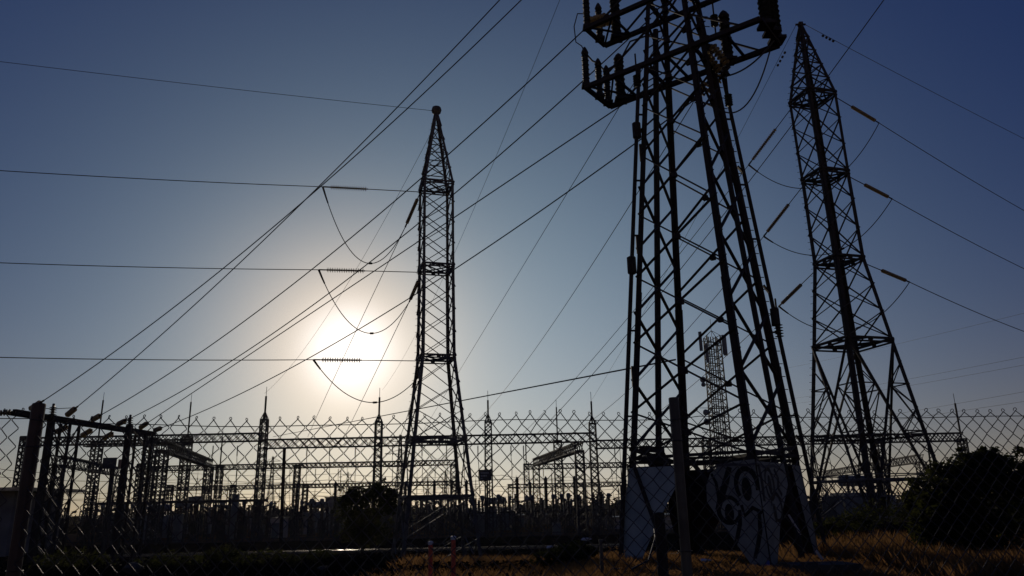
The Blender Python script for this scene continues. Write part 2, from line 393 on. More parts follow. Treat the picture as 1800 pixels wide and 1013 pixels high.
# graffiti strokes BeB, in front of the two white sheets. u: 0 at leg D, negative towards A, positive towards F
def stroke(pts, w, material, k2=None, name='graffiti', parent=None, lift=.036):
    mb = MB(); mb2 = []
    P = []
    for (u, z) in pts:
        P.append(face_pt('D', 'A' if k2 == 'A' else 'F', u, z, lift))
    inw = V((BC[0], BC[1], 0)) - (bl('D', 0) + bl('A' if k2 == 'A' else 'F', 0)) / 2; inw.z = 0; inw.normalize()
    N = len(P); Lp = []; Rp = []
    for i in range(N):
        d = (P[min(i + 1, N - 1)] - P[max(0, i - 1)]).normalized(); sd = d.cross(inw).normalized() * (w / 2) * (.75 + .5 * math.sin(3.1 * (i + .5) / N))
        Lp.append(P[i] + sd); Rp.append(P[i] - sd)
    for i in range(N - 1): mb.prism([Lp[i], Lp[i + 1], Rp[i + 1], Rp[i]], inw * .002)
    return mb.build(name, material, parent or BT)
def arc(cx, cz, ru, rz, a0, a1, n=12):
    return [(cx + ru * math.cos(R(a0 + (a1 - a0) * i / n)), cz + rz * math.sin(R(a0 + (a1 - a0) * i / n))) for i in range(n + 1)]
def blob(cx, cz, ru, rz, material, k2, parent):
    mb = MB(); pts = [face_pt('D', k2, u, z, .036) for u, z in arc(cx, cz, ru, rz, 0, 342, 19)]
    inw = V((BC[0], BC[1], 0)) - (bl('D', 0) + bl(k2, 0)) / 2; inw.z = 0
    mb.prism(pts, inw.normalized() * .002); return mb.build('graffiti_fill', material, parent)
gp = sD
stroke([(.33, 2.45), (.30, 2.2), (.29, 1.75), (.305, 1.45)], .07, 'spray', 'A', parent=sD)
stroke([(.19, 2.6), (.23, 2.2), (.27, 1.85), (.305, 1.5)], .15, 'spray', 'A', parent=sD)
stroke(arc(.225, 1.5, .075, .33, 160, -150), .10, 'spray', 'A', parent=sD)
blob(.225, 1.42, .032, .24, 'spray', 'A', sD)
stroke([(.15, 1.5), (.16, 1.15), (.19, .8), (.21, .62)], .09, 'spray', 'A', parent=sD)
stroke(arc(.08, 2.12, .075, .42, 200, -40), .11, 'spray', 'A', parent=sD)
blob(.085, 2.02, .034, .30, 'spray', 'A', sD)
stroke([(.135, 1.62), (.12, 1.35), (.06, 1.55), (.0, 1.42)], .09, 'spray', 'A', parent=sD)
stroke([(.02, 1.5), (.03, 1.0), (.06, .62), (.09, .32)], .09, 'spray', 'A', parent=sD)
stroke([(.36, 2.5), (.28, 2.66), (.16, 2.66), (.06, 2.62), (.0, 2.66)], .06, 'outline', 'A', parent=sD)
stroke([(.03, 2.66), (.05, 2.2), (.04, 1.7)], .16, 'spray', 'F', parent=sD2)
stroke(arc(.20, 2.15, .085, .40, 180, -170), .10, 'spray', 'F', parent=sD2)
blob(.20, 2.12, .032, .26, 'spray', 'F', sD2)
stroke(arc(.27, 1.55, .10, .36, 175, -120), .10, 'spray', 'F', parent=sD2)
blob(.215, 1.40, .030, .24, 'spray', 'F', sD2)
stroke([(.34, 2.55), (.40, 2.3), (.36, 2.05), (.42, 1.85)], .12, 'spray', 'F', parent=sD2)
stroke([(.0, 2.66), (.15, 2.58), (.35, 2.64), (.55, 2.5)], .07, 'outline', 'F', parent=sD2)
mb = MB(); mb.prism([face_pt('D', 'A', u, z, .036) for u, z in ((0, .07), (.05, .07), (.012, .3), (0, .3))], (0, .002, 0)); mb.build('blue_paint_patch', 'panel_blue_spray', sD)
# cable conduits up the faces and outside two legs
def conduit(pts, r, joints=()):
    mb = MB(); mb.tube(pts, r, 8)
    for z in joints:
        for (a, b) in zip(pts, pts[1:]):
            if a.z <= z <= b.z:
                p = a.lerp(b, (z - a.z) / (b.z - a.z)); mb.lathe([(r * 1.1, -.3), (r * 2.2, -.26), (r * 2.2, .26), (r * 1.1, .3)], 8, p)
    return mb.build('cable_conduit', 'steel_dark', BT)
def outw(k, z, o):
    c = bl(k, z); d = c - V((BC[0], BC[1], z)); d.z = 0; return c + d.normalized() * o
conduit([outw('A', z, .17) for z in (0, 4, 8, 12, 16)], .065, (8.9, 13.6))
conduit([outw('F', z, .26) for z in (0, 4, 8, 12, 16)], .065, (7.3,))
conduit([outw('F', z, .05) + V((-.09, -.13, 0)) for z in (2.9, 6, 10, 14, 17)], .06, ())
conduit([bl('A', z).lerp(bl('C', z), .5) for z in (0, 4, 8, 12, 17.9)], .10)
conduit([bl('D', z).lerp(bl('F', z), .62) for z in (0, 4, 8, 12, 17.9)], .09)
for z in (4.2, 6.8, 9.9, 11.8, 14.2):
    for k, o_ in (('A', .2), ('F', .3)): mb = MB(); mb.bar(bl(k, z), outw(k, z, o_), .05); mb.build('conduit_bracket', 'steel_dark', BT)
for z in (3.6, 8.3, 12.4): mb = MB(); mb.bar(bl('F', z) + V((.05, -.1, 0)), bl('F', z) + V((.2, -.12, -.25)), .14, .05); mb.build('warning_plate', 'steel_dark', BT)
mb = MB(); mb.bar(face_pt('A', 'D', .05, 2.75, .09), face_pt('A', 'D', .25, .95, .09), .13, .05); mb.build('foot_strut', 'steel_dark', BT)
# platforms: two long beams, end beams
def ext(k, k2, z, s): return bl(k, z).lerp(bl(k2, z), s)
def platform(z, sl, sr, w):
    uQ = (bl('D', z) - bl('A', z)).normalized(); uP = (bl('F', z) - bl('C', z)).normalized()
    Ql, Qr = bl('A', z) - uQ * sl, bl('D', z) + uQ * sr; Pl, Pr = bl('C', z) - uP * sl, bl('F', z) + uP * sr
    mb = MB(); mb.bar(Ql, Qr, w, w); mb.bar(Pl, Pr, w, w); mb.bar(Ql, Pl, w * .9, w * .8); mb.bar(Qr, Pr, w * .9, w * .8)
    for s in (.18, .5, .82): mb.bar(Ql.lerp(Qr, s), Pl.lerp(Pr, s), w * .5)
    mb.bar(Ql + V((0, 0, .06)), Pl.lerp(Pr, .18), w * .4); mb.bar(Pl + V((0, 0, .06)), Ql.lerp(Qr, .18), w * .4)
    for (a, b) in ((Ql, 'A'), (Pl, 'C'), (Qr, 'D'), (Pr, 'F')):
        mb.bar(a.lerp(bl(b, z), .25) + V((0, 0, 0)), bl(b, z + 1.3), .06)
    mb.build('platform', 'steel_dark', BT)
    return Ql, Qr, Pl, Pr
PL1 = platform(16.12, 2.35, 2.25, .155); PL2 = platform(18.65, 2.5, 2.3, .15); PL3 = platform(24.2, 2.4, 2.4, .14)

# ------------------------------------------------------------------ insulator strings
def make_string(n, pitch, rad, rod0, rod1, material, label, cat, double=False):
    root = thing('insulator_string', (0, 0, 0), label, cat)
    for dx in ((-.16, .16) if double else (0,)):
        mb = MB()
        for i in range(n):
            z = rod0 + i * pitch
            mb.lathe([(.03, -.02), (rad, .0), (rad * .98, .018), (rad * .45, .045), (.045, .06)], 12, (dx, 0, z))
        mb.build('disc_stack', material, root, True)
        mb = MB(); mb.tube([(dx, 0, rod0 - .1), (dx, 0, rod0 + n * pitch)], .028, 6)
        for i in range(n): mb.lathe([(.05, .055), (.055, .075), (.055, .115), (.04, .125)], 6, (dx, 0, rod0 + i * pitch))
        mb.build('pin_chain', 'steel_dark', root)
    L = rod0 + n * pitch + rod1
    mb = MB(); mb.tube([(0, 0, 0), (0, 0, rod0 - .05)], .03, 6); mb.box((0, 0, rod0 - .08), (.4 if double else .09, .06, .08)); mb.build('end_fitting', 'steel_dark', root)
    mb = MB(); mb.tube([(0, 0, rod0 + n * pitch), (0, 0, L)], .028, 6); mb.box((0, 0, rod0 + n * pitch + .05), (.4 if double else .09, .06, .08))
    mb.bar((0, 0, L - .35), (0, 0, L), .08); mb.build('end_fitting', 'steel_dark', root)
    root['len'] = L
    return root
def aim(d): return V((0, 0, 1)).rotation_difference(V(d).normalized())

def sag_pts(a, b, sag, n=28):
    return [a.lerp(b, i / n) - V((0, 0, 4 * sag * (i / n) * (1 - i / n))) for i in range(n + 1)]
def sag_for(a, b, mid):                                          # the dip that carries a span through a surveyed point
    best = (1e9, 0)
    for i in range(-10, 241):
        s = i * .025; d = min((proj(p)[0] - mid[0]) ** 2 + (proj(p)[1] - mid[1]) ** 2 for p in sag_pts(a, b, s, 60))
        if d < best[0]: best = (d, s)
    return best[1]
def cable(name, pts, r, label, cat, group=None, material='wire', n=5):
    mb = MB(); mb.tube(pts, r, n); return tag(mb.build(name, material, None, True), label, cat, group)

LONG = make_string(16, .15, .17, 3.6, .45, 'glass', '', 'insulator')
LS = {}
MEDS = make_string(18, .165, .125, 1.8, .45, 'glass', '', 'insulator')
MS = {}
# left pylon: three phases to the left and three down into the yard
lw = [('upper', 22.7, (0, 298), 'top'), ('middle', 16.9, (0, 460), 'second'), ('lower', 10.9, (0, 626), 'third')]
left_ends, yard_ends = [], []
for nm, z, px, word in lw:
    a = ltc(1, z)
    far = onz(px[0], px[1], z - .35)
    d = (far - a).normalized()
    a2 = a
    place(LONG, LS, a2, f'glass disc string on the {word} wire left of the ball-topped pylon', 'strain insulator strings', quat=aim(d))
    L = LONG['len']; e = a2 + d * L
    left_ends.append(e)
    cable('power_line', sag_pts(e, e + (far - e) * 1.25, .12), .028, f'{word} horizontal wire running left from the ball-topped pylon', 'wire', 'phase wires of the ball-topped pylon')
pk = V((-4.91 - .13, 48, 28.5)); far = onz(0, 107, 28.3)
cable('earth_wire', sag_pts(pk, pk + (far - pk) * 1.2, .1), .017, 'earth wire running left from the ball on the pylon peak', 'wire')
gl = {'a': (545, 768), 'b': (608, 770), 'c': (735, 775)}
yd = [(22.4, (694, 440), (556, 720), (541, 768), 'upper'), (16.4, (720, 570), (629, 720), (604, 770), 'middle'), (10.4, (742, 690), (712, 745), (700, 771), 'lower')]
for (z, p1, p2, p3, nm) in yd:
    a = ltc(2, z); g_ = at(p3[0], p3[1], 99.6); d = (g_ - a).normalized(); d = (d + V((0, 0, -.04))).normalized()
    place(MEDS, MS, a, f'{nm} backlit glass string hanging from the ball-topped pylon towards the substation', 'strain insulator strings', quat=aim(d))
    e = a + d * MEDS['len']; yard_ends.append(e)
    cable('power_line', sag_pts(e, g_, sag_for(e, g_, p2)), .026, f'{nm} wire from the ball-topped pylon down to the substation gantry', 'wire', 'phase wires of the ball-topped pylon')
def jumper(a, b, low, label):
    best = (1e9, 1)
    for i in range(1, 140):
        s = i * .06; y = max(proj(p)[1] for p in sag_pts(a, b, s, 24)); dd = abs(y - low)
        if dd < best[0]: best = (dd, s)
    pts = sag_pts(a, b, best[1], 30); o = cable('jumper_cable', pts, .03, label, 'jumper cable', 'jumper loops')
    mb = MB(); mb.tube(pts[0:3], .07, 6, .05); mb.build('clamp', 'steel_dark', o)
    mb = MB(); mb.tube([pts[17], pts[18]], .075, 6); mb.build('sleeve', 'steel_dark', o)
    return o
for e, f, low, word in zip(left_ends, yard_ends, (463, 586, 708), ('upper', 'middle', 'lower')):
    jumper(e, f, low, f'{word} slack jumper loop left of the ball-topped pylon')
# earth wires of the yard
spike_tip = at(465, 692, 100)
cable('earth_wire', sag_pts(pk - V((0, 0, .9)), spike_tip, sag_for(pk - V((0, 0, .9)), spike_tip, (580, 545))), .014, 'thin earth wire from the pylon peak to a gantry spike', 'wire')
# right pylon
for (z, s, px, word) in ((27.3, 0, (1800, 368), 'upper'), (21.6, 0, (1800, 470), 'middle'), (15.7, 0, (1800, 580), 'lower')):
    kR = max(range(4), key=lambda k: proj(rtc(k, z))[0]); kL = min(range(4), key=lambda k: proj(rtc(k, z))[0])
    a = rtc(kR, z); far = onz(px[0], px[1], z - 1.3); d = (far - a).normalized()
    place(MEDS, MS, a, f'{word} glass string right of the splayed-leg pylon', 'strain insulator strings', quat=aim(d))
    e = a + d * MEDS['len']
    cable('power_line', sag_pts(e, e + (far - e) * 1.3, .2), .028, f'{word} wire running right from the splayed-leg pylon', 'wire', 'phase wires of the splayed-leg pylon')
    a = rtc(kL, z); p3 = {'upper': (905, 776), 'middle': (985, 772), 'lower': (1085, 772)}[word]; p2 = {'upper': (1105, 560), 'middle': (1203, 585), 'lower': (1206, 688)}[word]
    g_ = at(p3[0], p3[1], 99.6); sg = max(.2, sag_for(a, g_, p2)); d = (g_ - a); d.z -= 3.2 * sg; d.normalize()
    place(MEDS, MS, a, f'{word} backlit glass string between the splayed-leg pylon and the graffiti tower', 'strain insulator strings', quat=aim(d))
    e2 = a + d * MEDS['len']
    cable('power_line', sag_pts(e2, g_, max(0, sag_for(e2, g_, p2))), .026, f'{word} wire from the splayed-leg pylon down to the substation', 'wire', 'phase wires of the splayed-leg pylon')
    jumper(e2, e, {'upper': 331, 'middle': 449, 'lower': 583}[word], f'{word} jumper loop passing behind the splayed-leg pylon')
xa, xb = at(1640, -120, 40), at(935, 772, 99.6)
cable('power_line', sag_pts(xa, xb, max(0, sag_for(xa, xb, (1196, 468)))), .034, 'heavy wire crossing behind the splayed-leg pylon from the upper right', 'wire', 'phase wires of the splayed-leg pylon')
pk2 = V((20.94 - .51, 46, 33.5)); far = onz(1800, 243, 32.3)
cable('earth_wire', sag_pts(pk2 + V((.3, 0, 0)), pk2 + (far - pk2) * 1.3, .15), .02, 'earth wire running right from the splayed-leg pylon peak', 'wire')
tip = at(1041, 702, 100)
cable('earth_wire', sag_pts(pk2 - V((.3, 0, 0)), tip, .8), .016, 'earth wire from the splayed-leg pylon peak down to a gantry spike', 'wire')
mb = MB()
for P0, P1 in ((pk2, far), (pk2, tip)):
    for f in (1.6, 1.85, 2.1, 2.35):
        p = P0 + (P1 - P0).normalized() * f * 1.5; 
        mb.lathe([(.03, -.1), (.085, -.06), (.085, .06), (.03, .1)], 6, p, (P1 - P0))
tag(mb.build('wire_damper', 'steel_dark'), 'dark damper beads on the earth wires near the pointed pylon peak', 'damper')

# ------------------------------------------------------------------ terminal gantry at the left
TG = wthing('terminal_gantry', (-24, 44, -2.3), 'low twin-post lattice gantry with tilted double beam behind the left fence post', 'gantry')
gA, gB = at(25, 724, 38.4), at(272, 763, 50.4); gB.z = gA.z - .05
u = (gB - gA).normalized(); sd = V((-u.y, u.x, 0))
mb = MB(); mb.bar(gA, gB, .2, .26); mb.bar(gA + sd * .55, gB + sd * .55, .18, .22)
for i in range(13): mb.bar(gA.lerp(gB, i / 12), gA.lerp(gB, min(1, (i + .5) / 12)) + sd * .55, .06)
mb.build('beam', 'steel_dark', TG)
for px_, py_, Y_ in ((91, 735, 41), (227, 752, 45.8)):
    t_ = at(px_, py_, Y_); zb = ground_z(t_.x, t_.y); cs = []
    for dx, dy, w in ((0, 0, .3), (.95, .15, .12), (0, .9, .12), (.95, 1.05, .12)):
        p = V((t_.x + dx, t_.y + dy, zb - .3)); q = V((t_.x + dx, t_.y + dy, t_.z + (.15 if w == .3 else -.25))); cs.append((p, q)); 
        mb = MB(); mb.bar(p, q, w, w * .9); mb.build('leg', 'steel_dark', TG)
    mb = MB()
    for (i, j) in ((0, 1), (1, 3), (3, 2), (2, 0)):
        nseg = 10 if (i, j) == (0, 1) else 7
        for s in range(nseg):
            mb.bar(cs[i][0].lerp(cs[i][1], s / nseg), cs[j][0].lerp(cs[j][1], (s + 1) / nseg), .05)
            if (i, j) == (0, 1): mb.bar(cs[j][0].lerp(cs[j][1], s / nseg), cs[i][0].lerp(cs[i][1], (s + 1) / nseg), .05)
    mb.build('lattice', 'steel_dark', TG)
    mb = MB(); prof = [(.06, 0)]
    for i in range(4): prof += [(.08, .06 + i * .12), (.2, .09 + i * .12), (.08, .13 + i * .12)]
    prof += [(.07, .56), (.07, .66), (.01, .68)]
    mb.lathe(prof, 10, t_ + V((0, 0, .1))); mb.build('pin_insulator', 'porcelain', TG)
SHORT = make_string(6, .13, .16, .18, .2, 'glass', '', 'insulator'); SS = {}
big_ends = {}
def leftpt(PL, w): Ql, Qr, Pl, Pr = PL; return Ql.lerp(Pl, w)
W = [((50, 722), leftpt(PL3, 1), (393, 471), 'first'), ((115, 730), leftpt(PL3, 0), (403, 473), 'second'),
     ((160, 739), leftpt(PL2, .0), (520, 488), 'third'), ((205, 747), PL2[2].lerp(PL2[3], .32) + V((0, 0, .35)), (646, 455), 'fourth'),
     ((245, 754), PL1[2].lerp(PL1[3], .30) + V((0, 0, .3)), (640, 490), 'fifth'), ((270, 761), PL1[2].lerp(PL1[3], .52) + V((0, 0, -.9)), (640, 568), 'sixth')]
for i, (pl, end, midp, word) in enumerate(W):
    # nearest point on the front beam along that bearing
    best = min((gA.lerp(gB, k / 200) for k in range(201)), key=lambda p: abs(proj(p)[0] - pl[0])); a = best + V((0, 0, .2))
    s = sag_for(a, end, midp); s = max(0, s); d0 = (end - a); d0.z -= 4 * s; d0.normalize()
    place(SHORT, SS, a, f'{word} glass string from the left along the low terminal gantry beam', 'glass strings on the terminal gantry', quat=aim(d0))
    e = a + d0 * SHORT['len']
    cable('power_line', sag_pts(e, end, s, 40), .024, f'{word} of the heavy wires climbing from the low left gantry to the graffiti tower', 'wire', 'heavy wires of the graffiti tower', n=6)
for i, f in enumerate((.0, .36, .53, .69)):
    a = gA.lerp(gB, f) + sd * (0 if i == 0 else .3) - V((0, 0, .0 if i == 0 else .25)); d = V((-1, -.25, -.12)) if i == 0 else V((-.75, .35, -.3))
    place(SHORT, SS, a, 'glass string at the left tip of the terminal gantry beam' if i == 0 else f'{("", "first", "second", "third")[i]} glass string slung under the terminal gantry beam', 'glass strings on the terminal gantry', quat=aim(d))
a, b = at(60, 717, 40.5), at(131, 717, 42.5)
cable('jumper_cable', [a, at(92, 719, 41.2), b], .02, 'short jumper over the pin insulator of the terminal gantry', 'jumper cable', 'jumper loops')

# ------------------------------------------------------------------ cable terminations and strings on the big tower
def make_term(h, r, label, material='polymer', n=12):
    root = thing('cable_termination', (0, 0, 0), label, 'insulator', 'ribbed insulators on the graffiti tower')
    mb = MB(); prof = [(r * .6, .1)]; st_ = (h - .25) / n
    for i in range(n):
        z = .12 + i * st_; prof += [(r * .62, z), (r * (1.0 if i % 2 else .86), z + st_ * .4), (r * .62, z + st_ * .75)]
    prof += [(r * .5, h - .1)]; mb.lathe(prof, 12); mb.build('ribbed_housing', material, root, False)
    mb = MB(); mb.lathe([(r * .9, 0), (r * .9, .12)], 10); mb.box((0, 0, -.05), (r * 2.4, r * 2.4, .1)); mb.build('base_plate', 'steel_dark', root)
    mb = MB(); mb.lathe([(r * .8, h - .12), (r * 1.0, h - .04), (r * .55, h + .12), (.03, h + .2)], 10); mb.build('cap', 'steel_dark', root); return root
t1 = make_term(1.75, .2, '', n=16); t1['label'] = 'stout ribbed insulator on the lower left platform beside the leg'
t2 = make_term(1.35, .14, ''); t2['label'] = 'slim ribbed insulator at the near corner of the lower left platform'
S1, S2 = {}, {}
Ql, Qr, Pl, Pr = PL1; up = V((0, 0, .15))
terms = {}
def T(pr, stt, p, label): terms[label] = p; return place(pr, stt, p + up, label)
T(t1, S1, Pl.lerp(Pr, .075), 'stout ribbed insulator nearest the leg on the lower left platform')
T(t2, S2, Pl.lerp(Ql, .08), 'slim ribbed insulator at the bottom corner of the lower left platform')
T(t2, S2, Pl.lerp(Ql, .42), 'slim ribbed insulator midway along the lower left platform edge')
T(t2, S2, Ql.lerp(Pl, .05), 'slim ribbed insulator at the outer tip of the lower left platform')
T(t1, S1, Pr.lerp(Pl, .27), 'stout ribbed insulator on the lower right platform arm near the leg')
T(t1, S1, Pr.lerp(Qr, .10), 'stout ribbed insulator at the outer tip of the lower right platform')
T(t1, S1, Pr.lerp(Qr, .38), 'stout ribbed insulator second from the tip of the lower right platform')
T(t1, S1, Pr.lerp(Qr, .66), 'stout ribbed insulator third from the tip of the lower right platform')
Ql, Qr, Pl, Pr = PL2
T(t1, S1, Pl.lerp(Pr, .085), 'stout ribbed insulator behind the glass discs on the upper left platform')
T(t2, S2, Pl.lerp(Ql, .25), 'slim ribbed insulator below the glass discs on the upper left platform')
T(t2, S2, Ql.lerp(Pl, .10), 'slim ribbed insulator at the outer tip of the upper left platform')
# busbar linking the lower left row
Ql, Qr, Pl, Pr = PL1; h = V((0, 0, 1.5))
cable('jumper_cable', [Ql.lerp(Pl, .05) + h, Ql.lerp(Pl, .35) + h * .93, Pl.lerp(Ql, .42) + h, Pl.lerp(Ql, .2) + h * .95, Pl.lerp(Ql, .08) + h, Pl.lerp(Pr, .075) + h * 1.12, Pl.lerp(Pr, .16) + h * 1.6, bl('C', 18.3)], .035, 'stiff lead linking the ribbed insulators on the lower left platform', 'jumper cable', 'jumper loops')
q2 = PL2[0].lerp(PL2[2], .1)
cable('jumper_cable', [q2 + V((0, 0, .7)), q2 + V((-.35, -.1, .65)), q2 + V((-.5, -.1, .1)), q2 + V((-.45, 0, -.5)), Ql.lerp(Pl, .05) + V((-.1, 0, 1.75)), Ql.lerp(Pl, .05) + h], .022, 'drooping lead joining the tips of the two left platforms', 'jumper cable', 'jumper loops')
Qr1, Pr1 = PL1[1], PL1[3]
cl_ = PL1[2].lerp(PL1[3], .52) + V((0, 0, -.9))
cable('jumper_cable', [cl_ + V((0, 0, -.12))] + sag_pts(cl_ + V((.5, -.3, -.35)), Pr1.lerp(PL1[2], .05) + V((0, 0, -.1)), 1.1, 16), .026, 'slack lead looping from inside the graffiti tower to its right platform tip', 'jumper cable', 'jumper loops')
cable('jumper_cable', sag_pts(bl('F', 15.8), Pr1.lerp(Qr1, .3) + V((0, 0, -.1)), .35, 12), .03, 'cable sloping from the right leg up to the lower right platform end', 'jumper cable', 'jumper loops')
# end panel at the right tip
mb = MB(); n_ = (Qr1 - Pr1).normalized()
mb.prism([Pr1 + n_ * .1 + V((0, 0, .15)), Pr1 + n_ * .9 + V((0, 0, .15)), Pr1 + n_ * 1.0 + V((0, 0, 1.5)), Pr1 + n_ * .5 + V((0, 0, 1.7)), Pr1 + n_ * .12 + V((0, 0, 1.2))], (.03, .03, 0))
mb.build('end_plate', 'steel_dark', BT)
DBL = make_string(6, .16, .15, .2, .25, 'glass', '', 'insulator', double=True); DS = {}
for p, d, lab in ((PL2[0].lerp(PL2[2], .12) + V((.0, 0, .25)), PL2[2].lerp(PL2[3], .12) - PL2[0] + V((0, 0, .9)), 'pale double glass string over the upper left platform'),
                  (bl('F', 16.3) + V((-.25, -.3, .5)), V((.45, -.2, -1)), 'glass discs beside the right leg above the lower platform'),
                  (cl_ + V((1.1, -.45, .95)), cl_ - (cl_ + V((1.1, -.45, .95))), 'bright glass discs slung inside the tower below the lower platform')):
    place(DBL, DS, p, lab, 'glass strings on the graffiti tower', quat=aim(d))
# dropper insulators on leads
dr = thing('lead_insulator', (0, 0, 0), '', 'insulator', 'small ribbed insulators on leads')
mb = MB(); pr_ = [(.03, 0)]
for i in range(5): pr_ += [(.06, .05 + i * .09), (.14, .07 + i * .09), (.06, .10 + i * .09)]
pr_ += [(.03, .52)]; mb.lathe(pr_, 10); mb.build('ribbed_housing', 'polymer', dr)
mb = MB(); mb.tube([(0, 0, -.5), (0, 0, 0)], .03); mb.build('rod', 'steel_dark', dr); mb = MB(); mb.tube([(0, 0, .52), (0, 0, 1.3)], .03); mb.build('rod', 'steel_dark', dr)
place(dr, {}, bl('F', 17.6) + V((.25, -.25, 0)), 'small ribbed insulator on a rod right of the tower head'); 
for p, lab in ((bl('A', 15.2) + V((-.2, -.05, 0)), 'small ribbed insulator beside the left leg under the lower platform'), (outw('F', 6.6, .26), 'small ribbed insulator on the outer right conduit'), (bl('F', 14.6) + V((.2, -.1, 0)), 'small ribbed insulator on the right leg below the platform')):
    dup(dr, p, label=lab)
# thin wires that pass behind the tower to the yard
def thin(a, b, mid, lab, r=.012): cable('power_line', sag_pts(a, b, max(0, sag_for(a, b, mid))), r, lab, 'wire', 'thin wires to the yard')
e3 = leftpt(PL3, .5); thin(e3, at(672, 686, 100), (803, 430), 'thinnest wire falling from the tower head past the pylon to a gantry spike', .011)
thin(bl('C', 18.2), at(735, 772, 99.6), (890, 490), 'thin wire falling from the tower head to behind the ball-topped pylon', .016)
thin(cl_ + V((0, .2, 0)), at(800, 772, 99.6), (1031, 480), 'thin wire falling from inside the graffiti tower to the gantry', .017)
a = bl('A', 6.3).lerp(bl('C', 6.3), .9); b = at(480, 768, 99.5)
cable('power_line', sag_pts(a, b, max(0, sag_for(a, b, (818, 692)))), .03, 'low heavy wire crossing from the graffiti tower over the fence to the gantry', 'wire', 'thin wires to the yard')
pA = at(1150, 600, 24.6)
# far faint lines at the right
for i, (p, q, lab) in enumerate((((1440, 632), (1800, 545), 'topmost faint far wire at the right edge'), ((1440, 690), (1800, 622), 'upper of two close far wires at the right edge'), ((1440, 700), (1800, 636), 'lower of two close far wires at the right edge'),
                          ((1440, 745), (1800, 683), 'far wire just above the mesh at the right edge'), ((1440, 752), (1800, 700), 'lowest far wire at the right edge'))):
    a, b = at(p[0], p[1], 300), at(q[0], q[1], 150); cable('power_line', sag_pts(a - (b - a) * .6, b + (b - a) * .4, 1.0), .03, lab, 'wire', 'faint far wires', n=4)

# ------------------------------------------------------------------ substation
ZY = -1.8
def lcol(mb, p, h, w0, w1, seg, t=.09, br=.05):
    x, y, z = p
    def c(k, f): w = (w0 + (w1 - w0) * f) / 2; return V((x + (w if k in (1, 2) else -w), y + (w if k in (2, 3) else -w), z + h * f))
    for k in range(4): mb.bar(c(k, 0), c(k, 1), t)
    n = max(2, int(h / seg))
    for i in range(n):
        for k in range(4):
            k2 = (k + 1) % 4
            mb.bar(c(k, i / n), c(k2, (i + 1) / n), br); mb.bar(c(k2, i / n), c(k, (i + 1) / n), br)
    for k in range(4): mb.bar(c(k, 1), c((k + 1) % 4, 1), t)
def lbeam(mb, a, b, w, h, seg, t=.09, br=.05):
    a, b = V(a), V(b); u = (b - a).normalized(); s = V((-u.y, u.x, 0)).normalized() * (w / 2); z = V((0, 0, h / 2)); n = max(2, int((b - a).length / seg))
    def c(k, f): return a.lerp(b, f) + (s if k in (1, 2) else -s) + (z if k in (2, 3) else -z)
    for k in range(4): mb.bar(c(k, 0), c(k, 1), t)
    for i in range(n):
        for k in range(4):
            k2 = (k + 1) % 4; mb.bar(c(k, i / n), c(k2, (i + 1) / n), br)
            if k in (1, 3): mb.bar(c(k2, i / n), c(k, (i + 1) / n), br)
def gantry(label, Y, cols, beams, colw, beamw, t, loc):
    root = wthing('lattice_gantry', loc, label, 'gantry', 'lattice gantries of the substation')
    for (px, py, tip, kind) in cols:
        top = at(px, py, Y); mb = MB(); zt = top.z
        base = V((top.x, Y, ZY)); lcol(mb, base, zt - ZY, colw * (1.25 if kind else 1), colw, .8, t, t * .55); mb.build('column', 'steel_yard', root)
        if tip:
            tp = at(px, tip, Y); mb = MB()
            if kind:
                for dx, dy in ((-1, -1), (1, -1), (1, 1), (-1, 1)): mb.bar((top.x + dx * colw / 2, Y + dy * colw / 2, zt), (top.x, Y, zt + 1.1), t * .7)
            mb.tube([(top.x, Y, zt - .1), (top.x, Y, tp.z - .35)], .13 if kind else .12, 6); mb.tube([(top.x, Y, tp.z - .35), (top.x, Y, tp.z + .9)], .035, 5); mb.build('lightning_rod', 'steel_yard', root)
    for (pa, pb, h) in beams:
        a = at(pa[0], pa[1], pa[2] if len(pa) > 2 else Y); b = at(pb[0], pb[1], pb[2] if len(pb) > 2 else Y)
        if len(pa) <= 2: b.z = a.z = (a.z + b.z) / 2
        mb = MB(); lbeam(mb, a, b, beamw, h, h * 1.0, t, t * .6); mb.build('beam', 'steel_yard', root)
    return root
gantry('long front lattice gantry with four spiked columns across the whole substation', 100,
       [(465, 738, 692, 1), (666, 742, 694, 1), (858, 742, 699, 1), (1041, 745, 701, 1), (45, 768, 0, 0), (1545, 776, 0, 0), (1690, 772, 704, 0), (1240, 775, 0, 0)],
       [((38, 772), (465, 774), 1.0), ((465, 775), (1045, 775), 1.1), ((1045, 775), (1692, 775), 1.0)], .8, .85, .15, (0, 100, ZY))
gantry('second-row gantry under the front beam at the left, with thin spikes', 122, [(172, 778, 700, 0), (330, 768, 703, 0), (268, 770, 0, 0), (980, 775, 712, 0), (1379, 770, 702, 0)], [((150, 778), (335, 780), .8)], 1.2, .9, .17, (-40, 122, ZY))
gantry('slim mid-yard gantry beam just under the front gantry', 138, [(248, 816, 0, 0), (387, 818, 765, 0), (523, 818, 0, 0), (797, 818, 0, 0), (925, 816, 770, 0), (1108, 818, 0, 0)],
       [((240, 819), (800, 819), .8), ((920, 819), (1115, 819), .8)], .9, .8, .17, (0, 138, ZY))
gantry('lowest far gantry beam low over the yard equipment', 175, [(300, 853, 0, 0), (410, 853, 0, 0), (537, 853, 0, 0), (798, 853, 0, 0), (897, 853, 0, 0), (1095, 853, 0, 0)], [((290, 854), (800, 855), .8), ((892, 853), (1098, 853), .8)], 1.0, .9, .19, (0, 175, ZY))
gantry('short gantry beam receding left of the front columns', 106, [(290, 782, 0, 0), (368, 812, 0, 0)], [((284, 790, 88), (368, 812, 125), 1.25)], 1.1, 1.1, .14, (-45, 105, ZY)) if False else None
